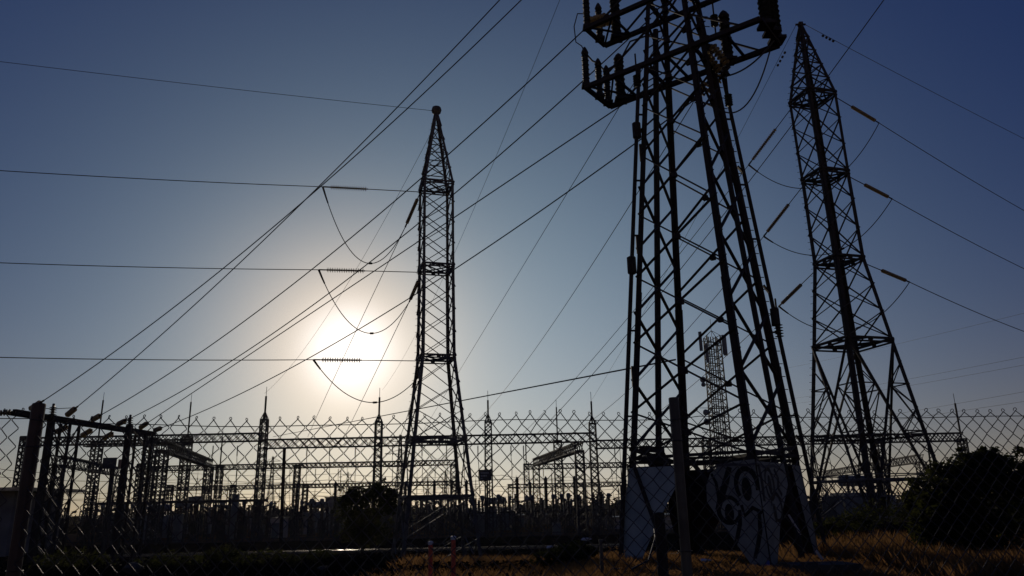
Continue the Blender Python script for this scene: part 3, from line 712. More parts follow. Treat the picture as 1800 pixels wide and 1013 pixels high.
def oblique(label, pa, Ya, pb, Yb, h, w, t=.18):
    a, b = at(pa[0], pa[1], Ya), at(pb[0], pb[1], Yb); zz = (a.z + b.z) / 2; a.z = b.z = zz
    root = wthing('lattice_gantry', (a.x, a.y, ZY), label, 'gantry', 'lattice gantries of the substation')
    mb = MB(); lbeam(mb, a, b, w, h, h * 1.25, t, t * .55); mb.build('beam', 'steel_yard', root)
    for p in (a, b): mb = MB(); zg = ground_z(p.x, p.y); lcol(mb, (p.x, p.y, zg), p.z - zg - h / 2, w * 1.1, w, .9, t, t * .55); mb.build('column', 'steel_yard', root)
oblique('thick receding gantry beam sloping down right of the left terminal gantry', (286, 786), 95, (368, 814), 131, 1.1, 1.1)
oblique('mirrored receding gantry beam rising right between the second and third right columns', (1018, 787), 96, (942, 812), 128, 1.0, 1.0)
oblique('low receding gantry beam behind the left terminal gantry posts', (98, 808), 66, (214, 832), 88, .8, .8, .1)
oblique('thin receding gantry beam behind the splayed pylon and bush', (1618, 810), 98, (1445, 831), 150, .9, .9, .11)
# hanging strings and droppers under the beams
hs = thing('hanging_insulator', (0, 0, 0), 'small insulator string hanging from the front gantry beam', 'insulator', 'strings hanging from the gantry beams')
mb = MB(); pr_ = [(.03, 0)]
for i in range(9): pr_ += [(.05, -.1 - i * .14), (.13, -.13 - i * .14), (.05, -.17 - i * .14)]
pr_ += [(.02, -1.6)]; mb.lathe([(r, z) for r, z in pr_], 8); mb.build('disc_stack', 'porcelain', hs)
mb = MB(); mb.tube([(0, 0, -1.55), (.1, 0, -2.6), (.05, .1, -4.2), (.3, .1, -6.0)], .04, 4); mb.build('dropper', 'wire', hs)
HS = {}
for px in (375, 418, 540, 580, 625, 690, 742, 785, 815, 840, 898, 920, 985, 1080, 1130, 1420, 1455, 1490):
    p = at(px, 783, 99.7); place(hs, HS, p)
for px in (330, 417, 510, 555, 595, 700, 765, 955, 990, 1075): dup(hs, at(px, 824, 137.6), label='small insulator string hanging from the mid-yard gantry beam', group='strings hanging from the mid-yard beam')

# bus conductors across the yard
k = 0
for (y0, y1, Y, x0, x1) in ((838, 846, 112, -10, 700), (846, 842, 120, 250, 900), (862, 864, 128, -10, 560), (850, 838, 150, 430, 1110), (870, 872, 135, 350, 1110), (866, 858, 160, 560, 1110), (835, 842, 118, 880, 1120), (856, 852, 126, 600, 1120), (874, 868, 145, -10, 800), (830, 836, 142, 300, 880), (823, 828, 108, -10, 330), (878, 876, 150, 100, 1100)):
    a, b = at(x0, y0, Y), at(x1, y1, Y); n = max(2, int((b - a).length / 22)); pts = []
    for i in range(n): s = sag_pts(a.lerp(b, i / n), a.lerp(b, (i + 1) / n), .5, 8); pts += s if i == 0 else s[1:]
    cable('bus_conductor', pts, .034, 'thin sagging conductor strung across the yard below the gantry beams', 'wire', 'conductors across the yard', n=4)

# equipment prototypes (small in the picture: one mesh each, the larger with parts)
def ribbed(mb, p, h, r, n=10):
    prof = [(r * .7, 0)]
    for i in range(n): z = h * (i + .1) / n; prof += [(r * .6, z), (r, z + h * .35 / n), (r * .6, z + h * .7 / n)]
    prof += [(r * .6, h)]; mb.lathe(prof, 8, p)
def post_insulator():
    root = thing('post_insulator', (0, 0, 0), 'small ribbed post insulator on a steel stand among the yard equipment', 'insulator', 'post insulators of the yard')
    mb = MB(); ribbed(mb, (0, 0, 2.3), 1.7, .17); mb.box((0, 0, 4.06), (.3, .2, .12)); mb.build('ribbed_housing', 'porcelain', root)
    mb = MB(); lcol(mb, (0, 0, 0), 2.3, .42, .34, .6, .07, .04); mb.build('stand', 'steel_yard', root); return root
def transformer_ct():
    root = thing('current_transformer', (0, 0, 0), 'post with a fat rounded head on a steel stand among the yard equipment', 'transformer', 'current transformers of the yard')
    mb = MB(); ribbed(mb, (0, 0, 2.4), 2.0, .24); mb.build('ribbed_housing', 'porcelain', root)
    mb = MB(); mb.lathe([(.2, 4.4), (.28, 4.46), (.30, 4.9), (.24, 5.05), (.1, 5.1)], 10); mb.box((.36, 0, 4.75), (.25, .2, .2)); mb.build('head_tank', 'paint_grey', root)
    mb = MB(); lcol(mb, (0, 0, 0), 2.2, .6, .6, .7, .08, .05); mb.box((0, 0, 2.3), (.6, .6, .3)); mb.build('stand', 'steel_yard', root); return root
def disconnector():
    root = thing('disconnector_switch', (0, 0, 0), 'three-pole switch frame with paired insulators on twin legs', 'switch', 'disconnector switches of the yard')
    mb = MB()
    for x in (-3, -1, 1, 3):
        for y in (-.8, .8): mb = MB(); ribbed(mb, (x, y, 2.9), 1.3, .15, 8); mb.build('insulator', 'porcelain', root)
    mb = MB()
    for x in (-3, -1, 1, 3): mb.tube([(x, -.85, 4.25), (x, .85, 4.25)], .07, 6); mb.tube([(x, 0, 4.25), (x, .3, 4.7)], .04, 5)
    mb.build('switch_arm', 'wire', root)
    mb = MB(); mb.bar((-3.4, -.8, 2.8), (3.4, -.8, 2.8), .2); mb.bar((-3.4, .8, 2.8), (3.4, .8, 2.8), .2)
    for x in (-2.2, 2.2): lcol(mb, (x, 0, 0), 2.7, .6, .5, .6, .08, .05)
    mb.build('frame', 'steel_yard', root); return root
def breaker():
    root = thing('circuit_breaker', (0, 0, 0), 'T-shaped circuit breaker pole over a pale control box', 'circuit breaker', 'circuit breakers of the yard')
    mb = MB(); ribbed(mb, (0, 0, 2.0), 1.9, .22); 
    for s in (-1, 1): mb.lathe([(.14, 0)] + [q for i in range(6) for q in ((.12, .1 + i * .2), (.2, .16 + i * .2), (.12, .24 + i * .2))] + [(.14, 1.4)], 8, (0, 0, 4.1), (s, 0, .35))
    mb.build('interrupter', 'porcelain_grey', root)
    mb = MB(); mb.box((0, 0, 1.2), (.9, .7, 1.3)); mb.build('control_box', 'paint_grey', root)
    mb = MB(); lcol(mb, (0, 0, 0), 2.0, .55, .55, .7, .08, .05); mb.build('stand', 'steel_yard', root); return root
def bushing():
    root = thing('tall_bushing', (0, 0, 0), '', 'bushing', 'tall dark bushings of the yard')
    mb = MB(); ribbed(mb, (0, 0, 3.2), 3.6, .30, 16); mb.lathe([(.2, 6.8), (.26, 6.9), (.16, 7.1), (.05, 7.3)], 8); mb.build('ribbed_housing', 'polymer', root)
    mb = MB(); lcol(mb, (0, 0, 0), 3.2, .8, .6, .8, .1, .06); mb.build('stand', 'steel_yard', root); return root
PI_, CT, DSW, CB, BU = post_insulator(), transformer_ct(), disconnector(), breaker(), bushing()
SP, SC, SD, SB, SBU = {}, {}, {}, {}, {}
def gx(px, Y): return at(px, 900, Y).x
def ground_at(px, Y): x = gx(px, Y); return V((x, Y, ground_z(x, Y)))
for i, (px, Y, s) in enumerate(((910, 104, 1.0), (961, 104, .98), (1012, 104, .98))):
    o = place(BU, SBU, ground_at(px, Y), ('left', 'middle', 'right')[i] + ' of three tall dark bushings standing between the pylon and the graffiti tower')
for px, Y, lab in ((1055, 118, 'tall dark bushing beside the last spiked column'), (933, 126, 'tall dark bushing behind the trio, slightly lower'), (1028, 126, 'far tall dark bushing left of the last spiked column'), (712, 112, 'tall dark bushing seen through the left legs of the ball-topped pylon'), (763, 108, 'tall dark bushing seen between the legs of the ball-topped pylon'), (820, 110, 'tall dark bushing right of the ball-topped pylon legs'), (160, 92, 'tall dark bushing right of the left terminal gantry post'), (105, 96, 'tall dark bushing between the terminal gantry legs'), (588, 106, 'tall dark bushing left of the round tree'), (520, 112, 'tall dark bushing right of the timber pole')):
    dup(BU, ground_at(px, Y), label=lab)
for Y, xs_, pr_, stt in ((103, range(120, 1100, 44), PI_, SP), (109, range(130, 1090, 37), PI_, SP), (117, range(140, 1090, 33), PI_, SP), (128, range(235, 1080, 29), PI_, SP), (150, range(245, 1080, 24), PI_, SP),
                         (106, (165, 330, 352, 374, 440, 562, 575, 730, 790, 880, 1000, 1045), CT, SC), (113, (250, 300, 400, 425, 548, 620, 700, 755, 850, 940, 965, 990, 1070), CT, SC),
                         (124, (205, 228, 345, 490, 515, 640, 780, 905, 930, 1030), CT, SC), (111, (190, 270, 395, 470, 600, 745, 830, 1060), CB, SB), (121, (310, 335, 360, 560, 585, 880, 905, 930, 1000), CB, SB),
                         (108, (215, 430, 640, 860, 985), DSW, SD), (132, (180, 300, 420, 560, 690, 840, 960, 1060), DSW, SD), (119, (260, 500, 720, 920, 1040), DSW, SD)):
    for px in xs_:
        p = ground_at(px + rnd.uniform(-16, 16), Y + rnd.uniform(-3, 3))
        o = place(pr_, stt, p, rz=rnd.choice((0, 0, 0, R(90)) if pr_ is not DSW else (0,)) + rnd.uniform(-.03, .03))
        if stt is SP: f = rnd.choice((.8, .9, 1, 1, 1.1, 1.25)); o.scale = (f, f, f)
pole = thing('slim_mast', (0, 0, 0), 'thin bare mast rising from the clutter of the yard', 'mast', 'thin masts of the yard')
mb = MB(); mb.tube([(0, 0, -.1), (0, 0, 6.2)], .085, 6, .06); mb.build('shaft', 'steel_yard', pole)
mb = MB(); mb.bar((-.5, 0, 5.6), (.5, 0, 5.6), .07); mb.tube([(0, 0, 6.2), (0, 0, 7.2)], .03, 5); mb.build('tip', 'steel_yard', pole)
SPM = {}
for k in range(64):
    px = rnd.choice((rnd.uniform(130, 640), rnd.uniform(690, 1085), rnd.uniform(1085, 1180))); Y = rnd.uniform(102, 165)
    o = place(pole, SPM, ground_at(px, Y), rz=rnd.uniform(-1, 1)); f = rnd.uniform(.75, 1.5); o.scale = (1, 1, f)
# tubular busbar on the posts at the left
BB = wthing('tubular_busbar', (gx(250, 101), 101, ZY), 'thick horizontal busbar on short posts across the left yard', 'busbar')
a, b = at(158, 886, 101), at(470, 888, 101); mb = MB(); b.z = a.z; mb.bar(a, b, .28, .34); mb.build('tube', 'steel_yard', BB)
for i in range(12):
    p = a.lerp(b, (i + .5) / 12); mb = MB(); mb.bar((p.x, p.y, ZY), (p.x, p.y, a.z - .9), .18); ribbed(mb, (p.x, p.y, a.z - .95), .8, .17, 5); mb.build('support', 'steel_yard', BB)
# power transformers
def power_tf(px, Y, label, rz=0):
    p = ground_at(px, Y); root = thing('power_transformer', p, label, 'transformer', 'power transformers of the yard', rz)
    mb = MB(); mb.box((0, 0, 1.9), (4.4, 2.4, 2.8)); mb.box((0, 0, .3), (4.8, 2.2, .4)); mb.build('tank', 'paint_grey', root)
    for s in (-1, 1):
        mb = MB()
        for i in range(9): mb.box((s * 2.75, -1.1 + i * .28, 1.9), (.8, .05, 2.2))
        mb.build('radiator', 'paint_grey', root)
    mb = MB(); mb.lathe([(.05, -1.6), (.5, -1.5), (.5, 1.5), (.05, 1.6)], 12, (.2, .6, 4.4), (1, 0, 0)); mb.bar((0, .6, 3.2), (0, .6, 4.0), .15); mb.build('conservator', 'paint_grey', root, False)
    for x in (-1.3, 0, 1.3): mb = MB(); ribbed(mb, (x, -.6, 3.3), 1.7, .2, 8); mb.build('bushing', 'porcelain', root)
    return root
power_tf(555, 127, 'boxy transformer with cooling fins left of the round tree'); power_tf(870, 122, 'boxy transformer with cooling fins below the hanging sign'); power_tf(1512, 76, 'boxy transformer seen through the splayed pylon feet', R(10)); power_tf(275, 118, 'boxy transformer behind the left busbar')
def cabinet(px, py, pb, Y, w, label, material='paint_grey'):
    p = at(px, py, Y); root = thing('control_cabinet', (p.x, Y, ground_z(p.x, Y)), label, 'cabinet', 'control cabinets of the yard'); h = p.z - root.location.z; hb = at(px, pb, Y).z - root.location.z
    mb = MB(); mb.box((0, 0, (h + hb) / 2), (w, .7, h - hb)); mb.box((0, 0, h + .03), (w * 1.1, .8, .06)); mb.build('body', material, root)
    mb = MB(); mb.box((0, -.365, (h + hb) / 2), (w * .8, .03, (h - hb) * .85)); mb.build('door', 'paint_grey', root)
    if hb > .4: mb = MB(); mb.bar((0, 0, 0), (0, 0, hb), .25); mb.build('pedestal', 'steel_yard', root)
    return root
cabinet(338, 874, 886, 104, .75, 'left of two raised boxes on stalks over the yard'); cabinet(349, 873, 886, 104, .75, 'right of two raised boxes on stalks over the yard')
for px, pt, Y, w, lab in ((315, 905, 102, 1.0, 'grey cabinet under the thick receding beam'), (262, 908, 101, 1.1, 'grey cabinet left of the receding beam foot'), (978, 920, 101, 1.0, 'pale cabinet in front of the three tall bushings'), (415, 870, 108, .8, 'tall narrow grey cabinet left of the first spiked column'), (845, 905, 103, .9, 'grey cabinet at the foot of the sign column')):
    cabinet(px, pt, 1000, Y, w, lab)
# buildings
def building(px0, px1, py, Y, depth, label, wallm, roofh=.3, overhang=.4, windows=0, door=None):
    a, b = at(px0, py, Y), at(px1, py, Y); cx, w = (a.x + b.x) / 2, b.x - a.x; zg = ground_z(cx, Y) - .1; h = a.z - zg
    root = thing('control_building', (cx, Y + depth / 2, zg), label, 'building', 'low buildings of the substation')
    mb = MB(); mb.box((0, 0, h / 2), (w, depth, h)); mb.build('wall', wallm, root)
    mb = MB(); mb.box((0, 0, h + roofh / 2 + .003), (w + overhang * 2, depth + overhang * 2, roofh)); mb.build('roof', 'roof', root)
    for i in range(windows):
        x = -w / 2 + w * (i + .7) / (windows + .4); mb = MB(); mb.box((x, -depth / 2 - .02, h * .55), (w * .35 / max(1, windows), .06, h * .32)); mb.build('window', 'roof', root)
    if door is not None: mb = MB(); mb.box((door * w, -depth / 2 - .02, 1.05), (1.0, .06, 2.1)); mb.build('door', 'paint_grey', root)
    return root
building(-90, 26, 866, 82, 9, 'flat-roofed dull building at the left edge of the frame', 'wall_grey', .35, 1.6, 2)
building(474, 496, 912, 108, 3, 'small cream kiosk behind the timber pole', 'wall_pale', .15, .1, 0, .0)
building(520, 545, 910, 125, 5, 'low cream building between timber pole and round tree', 'wall_pale', .2, .2, 1, None)
building(572, 608, 876, 190, 8, 'grey box building far behind the round tree', 'wall_grey', .3, .2, 2)
building(1060, 1098, 912, 118, 6, 'low pale building left of the blue tower sheet', 'wall_pale', .25, .25, 1, -.2)
building(1150, 1200, 908, 112, 7, 'pale building seen under the graffiti tower', 'wall_pale', .25, .25, 1)
building(855, 985, 908, 160, 6, 'long low wall-like shed behind the tall bushings', 'wall_grey', .2, .2, 4)
building(365, 440, 902, 170, 8, 'long grey shed far behind the left columns', 'wall_grey', .3, .3, 3)
# signs
def sign(px0, px1, py0, py1, Y, label, side=False, text=True):
    a, b = at(px0, py0, Y), at(px1, py1, Y); cx = (a.x + b.x) / 2; w = b.x - a.x; h = a.z - b.z; zc = (a.z + b.z) / 2; zg = ground_z(cx, Y)
    root = thing('yard_sign', (cx, Y, zg), label, 'sign', 'raised signs of the yard'); zc -= zg
    mb = MB(); mb.box((0, 0, zc), (w, .18, h)); mb.build('board', 'sign_face', root)
    if text:
        mb = MB(); r_ = random.Random(3)
        for row, (z, hh, ws) in enumerate(((h * .2, h * .13, (.10, .07, .11, .06, .1, .09)), (-h * .06, h * .15, (.13, .06, .12, .1)), (-h * .3, h * .10, (.08, .05)))):
            x = -w * .36
            for q in ws: mb.box((x + q * w / 2, -.096, zc + z), (q * w * .8, .012, hh)); x += q * w * 1.25
        mb.build('lettering', 'sign_text', root)
    if side: mb = MB(); mb.box((w * .95, .3, zc - h * .05), (w * .8, .1, h * .8)); mb.build('side_board', 'sign_side', root)
    mb = MB(); mb.bar((w * .15, .22, 0), (w * .15, .22, zc + h * .5), .22); mb.bar((w * .32, .22, 0), (w * .32, .22, zc + h * .45), .14); mb.build('post', 'steel_yard', root)
sign(842, 864, 826, 845, 97, 'dark lettered sign board on the third spiked column'); sign(182, 203, 805, 824, 78, 'dark square board with an ochre panel behind, by the left gantry', True, False)

# telecom mast
TM = wthing('telecom_mast', (at(1262, 800, 108).x, 108, ZY), 'slim lattice mast with panel antennas and round dishes behind the graffiti tower', 'mast')
x0, x1 = at(1256, 592, 108), at(1268, 800, 108); mx = x1.x; ztop = at(1256, 592, 108).z; mb = MB()
lx = V((at(1256, 592, 108).x, 108, ztop)); n = 26; w0, w1 = 2.5, 1.9
def tc_(k, f): w = (w0 + (w1 - w0) * f) / 2; cxm = mx + (lx.x - mx) * f * .35; return V((cxm + (w if k in (1, 2) else -w), 108 + (w if k in (2, 3) else -w), ZY + (ztop - ZY) * f))
for k in range(4): mb = MB(); mb.bar(tc_(k, 0), tc_(k, 1), .16); mb.build('leg', 'steel_dark', TM)
mb = MB()
for i in range(n):
    for k in range(4): k2 = (k + 1) % 4; mb.bar(tc_(k, i / n), tc_(k2, (i + 1) / n), .085); mb.bar(tc_(k, i / n), tc_(k2, i / n), .1)
c0 = (tc_(0, 0) + tc_(2, 0)) / 2; c1 = (tc_(0, 1) + tc_(2, 1)) / 2
for dx in (-.5, -.2, .15, .5): mb.bar(c0 + V((dx, 0, 0)), c1 + V((dx, 0, 0)), .13)
mb.bar(c1, c1 + V((0, 0, 2.6)), .05)
for k in range(4): mb.bar(tc_(k, 1), c1 + V((0, 0, .9)), .06)
mb.build('lattice', 'steel_dark', TM)
for dx, dy, zz in ((-1.75, -.3, -.7), (1.55, -.5, -1.3), (1.9, .5, -1.3), (-1.2, -1.2, -2.6)):
    p = c1 + V((dx, dy, zz)); mb = MB(); mb.box(p, (.42 if dx < 0 else .6, .25, 2.8), .3 * dx); mb.bar(p, V((c1.x, 108, p.z)), .08); mb.build('panel_antenna', 'paint_grey', TM)
for zz, r_ in ((-6.3, .42), (-10.9, .42), (-12.2, .45), (-7.0, .3)):
    p = c1 + V((-1.75, -.4, zz)); mb = MB(); mb.lathe([(.05, 0), (r_, .12), (r_, .4), (.06, .5)], 12, p, (-.8, -.6, 0)); mb.bar(p, V((c1.x, 108, p.z)), .1); mb.build('dish', 'paint_grey', TM)
for zz in (-10.2, -13.6): mb = MB(); mb.bar(c1 + V((-2.6, 0, zz)), c1 + V((2.6, 0, zz - .1)), .07); mb.build('side_arm', 'steel_yard', TM)

# far pylons
fp = wthing('far_pylon', (0, 0, 0), '', 'pylon', 'far pylons on the horizon'); fp['world_parts'] = 0; del fp['world_parts']
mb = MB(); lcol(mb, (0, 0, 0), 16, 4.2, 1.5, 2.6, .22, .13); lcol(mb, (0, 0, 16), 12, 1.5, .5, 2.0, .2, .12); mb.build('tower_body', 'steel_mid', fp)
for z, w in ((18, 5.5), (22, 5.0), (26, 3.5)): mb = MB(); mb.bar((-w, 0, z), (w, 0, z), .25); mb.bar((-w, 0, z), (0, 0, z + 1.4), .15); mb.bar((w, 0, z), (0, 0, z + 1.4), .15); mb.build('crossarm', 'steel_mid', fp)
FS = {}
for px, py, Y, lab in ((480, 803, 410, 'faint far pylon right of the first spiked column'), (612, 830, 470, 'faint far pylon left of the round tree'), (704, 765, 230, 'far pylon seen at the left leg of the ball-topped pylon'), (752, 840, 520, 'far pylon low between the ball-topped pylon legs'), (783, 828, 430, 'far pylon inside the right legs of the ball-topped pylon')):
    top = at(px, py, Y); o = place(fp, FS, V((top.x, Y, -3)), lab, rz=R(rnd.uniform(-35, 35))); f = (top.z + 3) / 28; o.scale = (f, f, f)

# timber pole, posts, rail and rubble
p = at(500, 790, 60); tp = wthing('timber_pole', (p.x - .5, 60, -2.3), 'plain dark timber pole standing alone before the yard', 'pole')
b = at(494, 960, 60); mb = MB(); mb.tube([(b.x, 60, -2.5), p], .16, 8, .125); mb.build('shaft', 'wood', tp); mb = MB(); mb.lathe([(.14, 0), (.15, .05), (.03, .12)], 8, p); mb.build('cap', 'steel_dark', tp)
p = at(1158, 903, 17.6); tp = wthing('timber_stump', (p.x, p.y, 0), 'stout timber stump in the grass in front of the blue sheet', 'post'); mb = MB(); mb.tube([(p.x, p.y, -.2), (p.x + .01, p.y, p.z)], .125, 10, .115); mb.build('shaft', 'wood', tp); mb = MB(); mb.lathe([(.12, 0), (.11, .02), (.02, .03)], 10, p); mb.build('cut_end', 'bark', tp)
p = at(1056, 952, 18.5); tp = wthing('marker_stake', (p.x, p.y, 0), 'thin pale-edged stake in the grass left of the blue sheet', 'post'); mb = MB(); mb.bar((p.x, p.y, -.2), p, .08, .05); mb.build('shaft', 'fence_post2', tp); mb = MB(); mb.box((p.x, p.y, p.z + .02), (.09, .06, .05)); mb.build('cap', 'steel_mid', tp)
pa, pb = at(757, 954, 15), at(797, 945, 14.6); posts = []
for i, (q, lab) in enumerate(((pa, 'shorter red post at the left end of the chain'), (pb, 'taller red post at the right end of the chain'))):
    o = wthing('red_post', (q.x, q.y, 0), lab, 'post', 'red posts with a chain'); mb = MB(); mb.lathe([(.042, -.2 - q.z), (.042, -.02), (.03, 0)], 10, q); mb.build('tube', 'red_post', o); mb = MB(); mb.lathe([(.047, -.04), (.05, .01), (.02, .03)], 10, q); mb.build('cap', 'bag', o)
mb = MB(); ch = sag_pts(pa + V((0, 0, -.02)), pb + V((0, 0, -.02)), .045, 22)
for i in range(22):
    d = (ch[i + 1] - ch[i]).normalized(); s_ = d.orthogonal().normalized() if i % 2 else d.cross(d.orthogonal()).normalized(); c = (ch[i] + ch[i + 1]) / 2; ln = (ch[i + 1] - ch[i]).length * .68
    mb.tube([c + d * ln * math.cos(t) + s_ * .011 * math.sin(t) for t in [2 * math.pi * j / 8 for j in range(9)]], .0045, 4)
tag(mb.build('barrier_chain', 'fence_wire'), 'drooping chain between the two red posts', 'chain')
RW = wthing('railway_track', (-12, 77, -2.2), 'pair of shining rails running level across the dark ground', 'track')
ra, rb = onz(505, 968.5, -2.0), onz(700, 967, -2.0); x0_, x1_ = -40, 12
for yy in (76.3, 77.75):
    mb = MB(); mb.bar((x0_, yy, -1.98), (x1_, yy, -1.98), .075, .05); mb.bar((x0_, yy, -2.06), (x1_, yy, -2.06), .03, .11); mb.bar((x0_, yy, -2.125), (x1_, yy, -2.125), .13, .02); mb.build('rail', 'rail', RW)
mb = MB()
for i in range(86): mb.box((x0_ + .3 + i * .6, 77, -2.21), (.24, 2.5, .15))
mb.build('sleepers', 'wood', RW)
mb = MB(); nb = 60
for i in range(nb + 1):
    x = x0_ - 4 + (x1_ - x0_ + 8) * i / nb
    for yy, zz in ((74.3, ground_z(x, 74.3) - .05), (75.4, -2.27 + .03 * hsh(i, 1)), (78.6, -2.27 + .03 * hsh(i, 2)), (79.8, ground_z(x, 79.8) - .05)): mb.v.append((x, yy, zz))
for i in range(nb):
    for j in range(3): a = i * 4 + j; mb.f.append((a, a + 4, a + 5, a + 1))
tag(mb.build('track_bed', 'soil'), kind='structure')
# palisade round the yard
PF = wthing('palisade_fence', (-25, 97, -1.85), 'low dark palisade fence along the near edge of the substation yard', 'fence')
mb = MB(); x = -62
while x < 40: z = ground_z(x, 96.6); mb.bar((x, 96.6, z - .1), (x, 96.6, z + .5 + .04 * hsh(int(x * 9), 4)), .07, .03); x += .16
mb.build('paling', 'steel_yard', PF)
mb = MB()
for k in range(51):
    xa, xb = -62 + k * 2, -60 + k * 2
    for dz in (.12, .4): mb.bar((xa, 96.66, ground_z(xa, 96.6) + dz), (xb, 96.66, ground_z(xb, 96.6) + dz), .05)
mb.build('rail', 'steel_yard', PF)
# stones, slab, scrap
def stone(p, s, label, seed, material='concrete', group='stones on the bank'):
    r_ = random.Random(seed); mb = MB(); nU, nV = 10, 7; prof = []
    for j in range(nV + 1):
        for i in range(nU):
            t, f = 2 * math.pi * i / nU, math.pi * j / nV; k = 1 + r_.uniform(-.16, .16)
            mb.v.append((p.x + s[0] * k * math.sin(f) * math.cos(t), p.y + s[1] * k * math.sin(f) * math.sin(t), p.z + s[2] * k * math.cos(f)))
    for j in range(nV):
        for i in range(nU): i2 = (i + 1) % nU; mb.f.append((j * nU + i, (j + 1) * nU + i, (j + 1) * nU + i2, j * nU + i2))
    return tag(mb.build('rubble_stone', material), label, 'stone', group)
stone(at(598, 992, 20) + V((0, 0, -.18)), (.33, .3, .38), 'jagged dark lump with a sunlit rim at the bottom centre-left', 4, 'soil')
for i, (px, py, s, lab) in enumerate(((570, 1004, .2, 'small lump left of the jagged rim-lit lump'), (235, 1000, .25, 'dark lump in the shade under the left fence mesh'), (700, 1006, .14, 'small stone at the foot of the ball-topped pylon'), (820, 1008, .12, 'small pale stone right of the red posts'))): stone(at(px, py, 20.2), (s, s * .8, s * .6), lab, 10 + i)
p = at(1450, 990, 18.3); o = wthing('concrete_slab', (p.x, p.y, 0), 'dark flat concrete slab at the foot of the tower right leg', 'slab'); mb = MB(); mb.box((p.x, p.y + .3, .16), (1.45, 1.0, .3), .05); mb.build('block', 'concrete', o); mb = MB(); mb.box((p.x - .35, p.y, .335), (.25, .3, .05), .4); mb.build('broken_chip', 'concrete', o)
p = at(1330, 997, 18.2); o = tag(MB(), '', '') if False else None
mb = MB(); mb.bar(at(1386, 905, 20.5), at(1408, 940, 20.3), .06, .03); tag(mb.build('leaning_batten', 'wall_pale'), 'thin pale batten leaning beside the graffiti sheet', 'batten')
mb = MB(); mb.bar(at(1433, 967, 19.5), at(1446, 984, 19.4), .09, .04); tag(mb.build('fallen_batten', 'wall_pale'), 'short sunlit batten on the slab at the right leg', 'batten')
mb = MB(); mb.tube([at(1078, 1000, 19) + V((0, 0, .0)), at(1110, 1001, 19), at(1140, 985, 19.2), at(1152, 945, 19.6), at(1150, 930, 20)], .022, 6); tag(mb.build('ground_cable', 'polymer'), 'black cable curving up from the grass beside the timber stump', 'cable')
for i, (px, py, lab) in enumerate(((1030, 948, 'scrap of pale litter at the grass edge left of the blue sheet'), (968, 962, 'scrap of pale litter in the dark hollow'), (1240, 985, 'flat pale scrap in the grass under the tower'))):
    p = at(px, py, 21); mb = MB(); r_ = random.Random(i); mb.prism([p + V((r_.uniform(.05, .18) * math.cos(t), .03 * math.sin(t * 3), r_.uniform(.03, .06) * math.sin(t))) for t in (0, 1.2, 2.4, 3.6, 5)], (0, .01, .004)); tag(mb.build('litter_scrap', 'bag'), lab, 'litter', 'scraps of litter')

# ------------------------------------------------------------------ vegetation
def leaf_cloud(mb, blobs, n, size, r_):
    for _ in range(n):
        c, rad = r_.choice(blobs); c = V(c)
        d = V((r_.gauss(0, 1), r_.gauss(0, 1), r_.gauss(0, 1))).normalized() * (r_.random() ** .4); p = c + V((d.x * rad[0], d.y * rad[1], d.z * rad[2]))
        a = V((r_.gauss(0, 1), r_.gauss(0, 1), r_.gauss(0, 1) * .7)).normalized(); b_ = a.orthogonal().normalized(); b_.rotate(Quaternion(a, r_.uniform(0, 6.28))); s = size * r_.uniform(.6, 1.4)
        mb.add([p - a * s, p + b_ * s * .42, p + a * s, p - b_ * s * .42], [(0, 1, 2, 3)])
def tree(name, label, x, y, blobs, n, size, trunk_r, cat='tree', material='leaf', seed=1, group=None):
    z = ground_z(x, y); root = wthing(name, (x, y, z), label, cat, group); r_ = random.Random(seed)
    extra = []
    if n > 5000:
        for _ in range(90):                                      # loose sprays beyond the main masses
            c, rad = r_.choice(blobs); d = V((r_.gauss(0, 1), r_.gauss(0, 1), r_.gauss(.35, .8))).normalized(); k = r_.uniform(.95, 1.3)
            e = r_.uniform(.12, .3) * rad[0] ** .5; extra.append((V(c) + V((d.x * rad[0] * k, d.y * rad[1] * k, d.z * rad[2] * k)), (e, e, e * .8)))
    mb = MB(); leaf_cloud(mb, blobs, n, size, r_)
    if extra: leaf_cloud(mb, extra, n // 5, size * .9, r_)
    mb.build('crown', material, root)
    mb = MB(); top = V(blobs[0][0]); base = V((x, y, z - .2)); mb.tube([base, base.lerp(top, .45) + V((trunk_r, 0, 0)), top], trunk_r, 8, trunk_r * .4)
    for c, rad in blobs[1:]:
        s = base.lerp(top, r_.uniform(.3, .6)); mb.tube([s, s.lerp(V(c), .5) + V((0, 0, .1)), V(c) + V((0, 0, rad[2] * .5))], trunk_r * .45, 6, trunk_r * .12)
    mb.build('trunk', 'bark', root); return root
def B(px, py, Y, rx, ry, rz): return (at(px, py, Y), (rx, ry, rz))
tree('leafy_tree', 'dark round tree with ragged crown before the yard, left of the ball-topped pylon', at(638, 900, 70).x, 70,
     [B(640, 905, 70, 2.1, 1.8, 1.8), B(614, 895, 70, 1.3, 1.2, 1.6), B(632, 876, 70, .9, .9, 1.0), B(660, 880, 70, 1.4, 1.3, 1.7), B(676, 872, 70, .95, .9, .8), B(619, 872, 70.4, .55, .7, .6), B(645, 925, 69.7, 2.5, 1.8, 1.5), B(688, 888, 70.2, .8, .8, .9), B(663, 860, 70, .5, .6, .45), B(650, 868, 70.2, .5, .5, .5), B(690, 872, 70, .45, .5, .3), B(606, 878, 70, .3, .4, .35), B(655, 940, 69.5, 1.7, 1.4, 1.1), B(622, 935, 69.5, 1.2, 1.1, 1.0)], 7500, .17, .16, seed=2)
bx = at(1715, 900, 21)
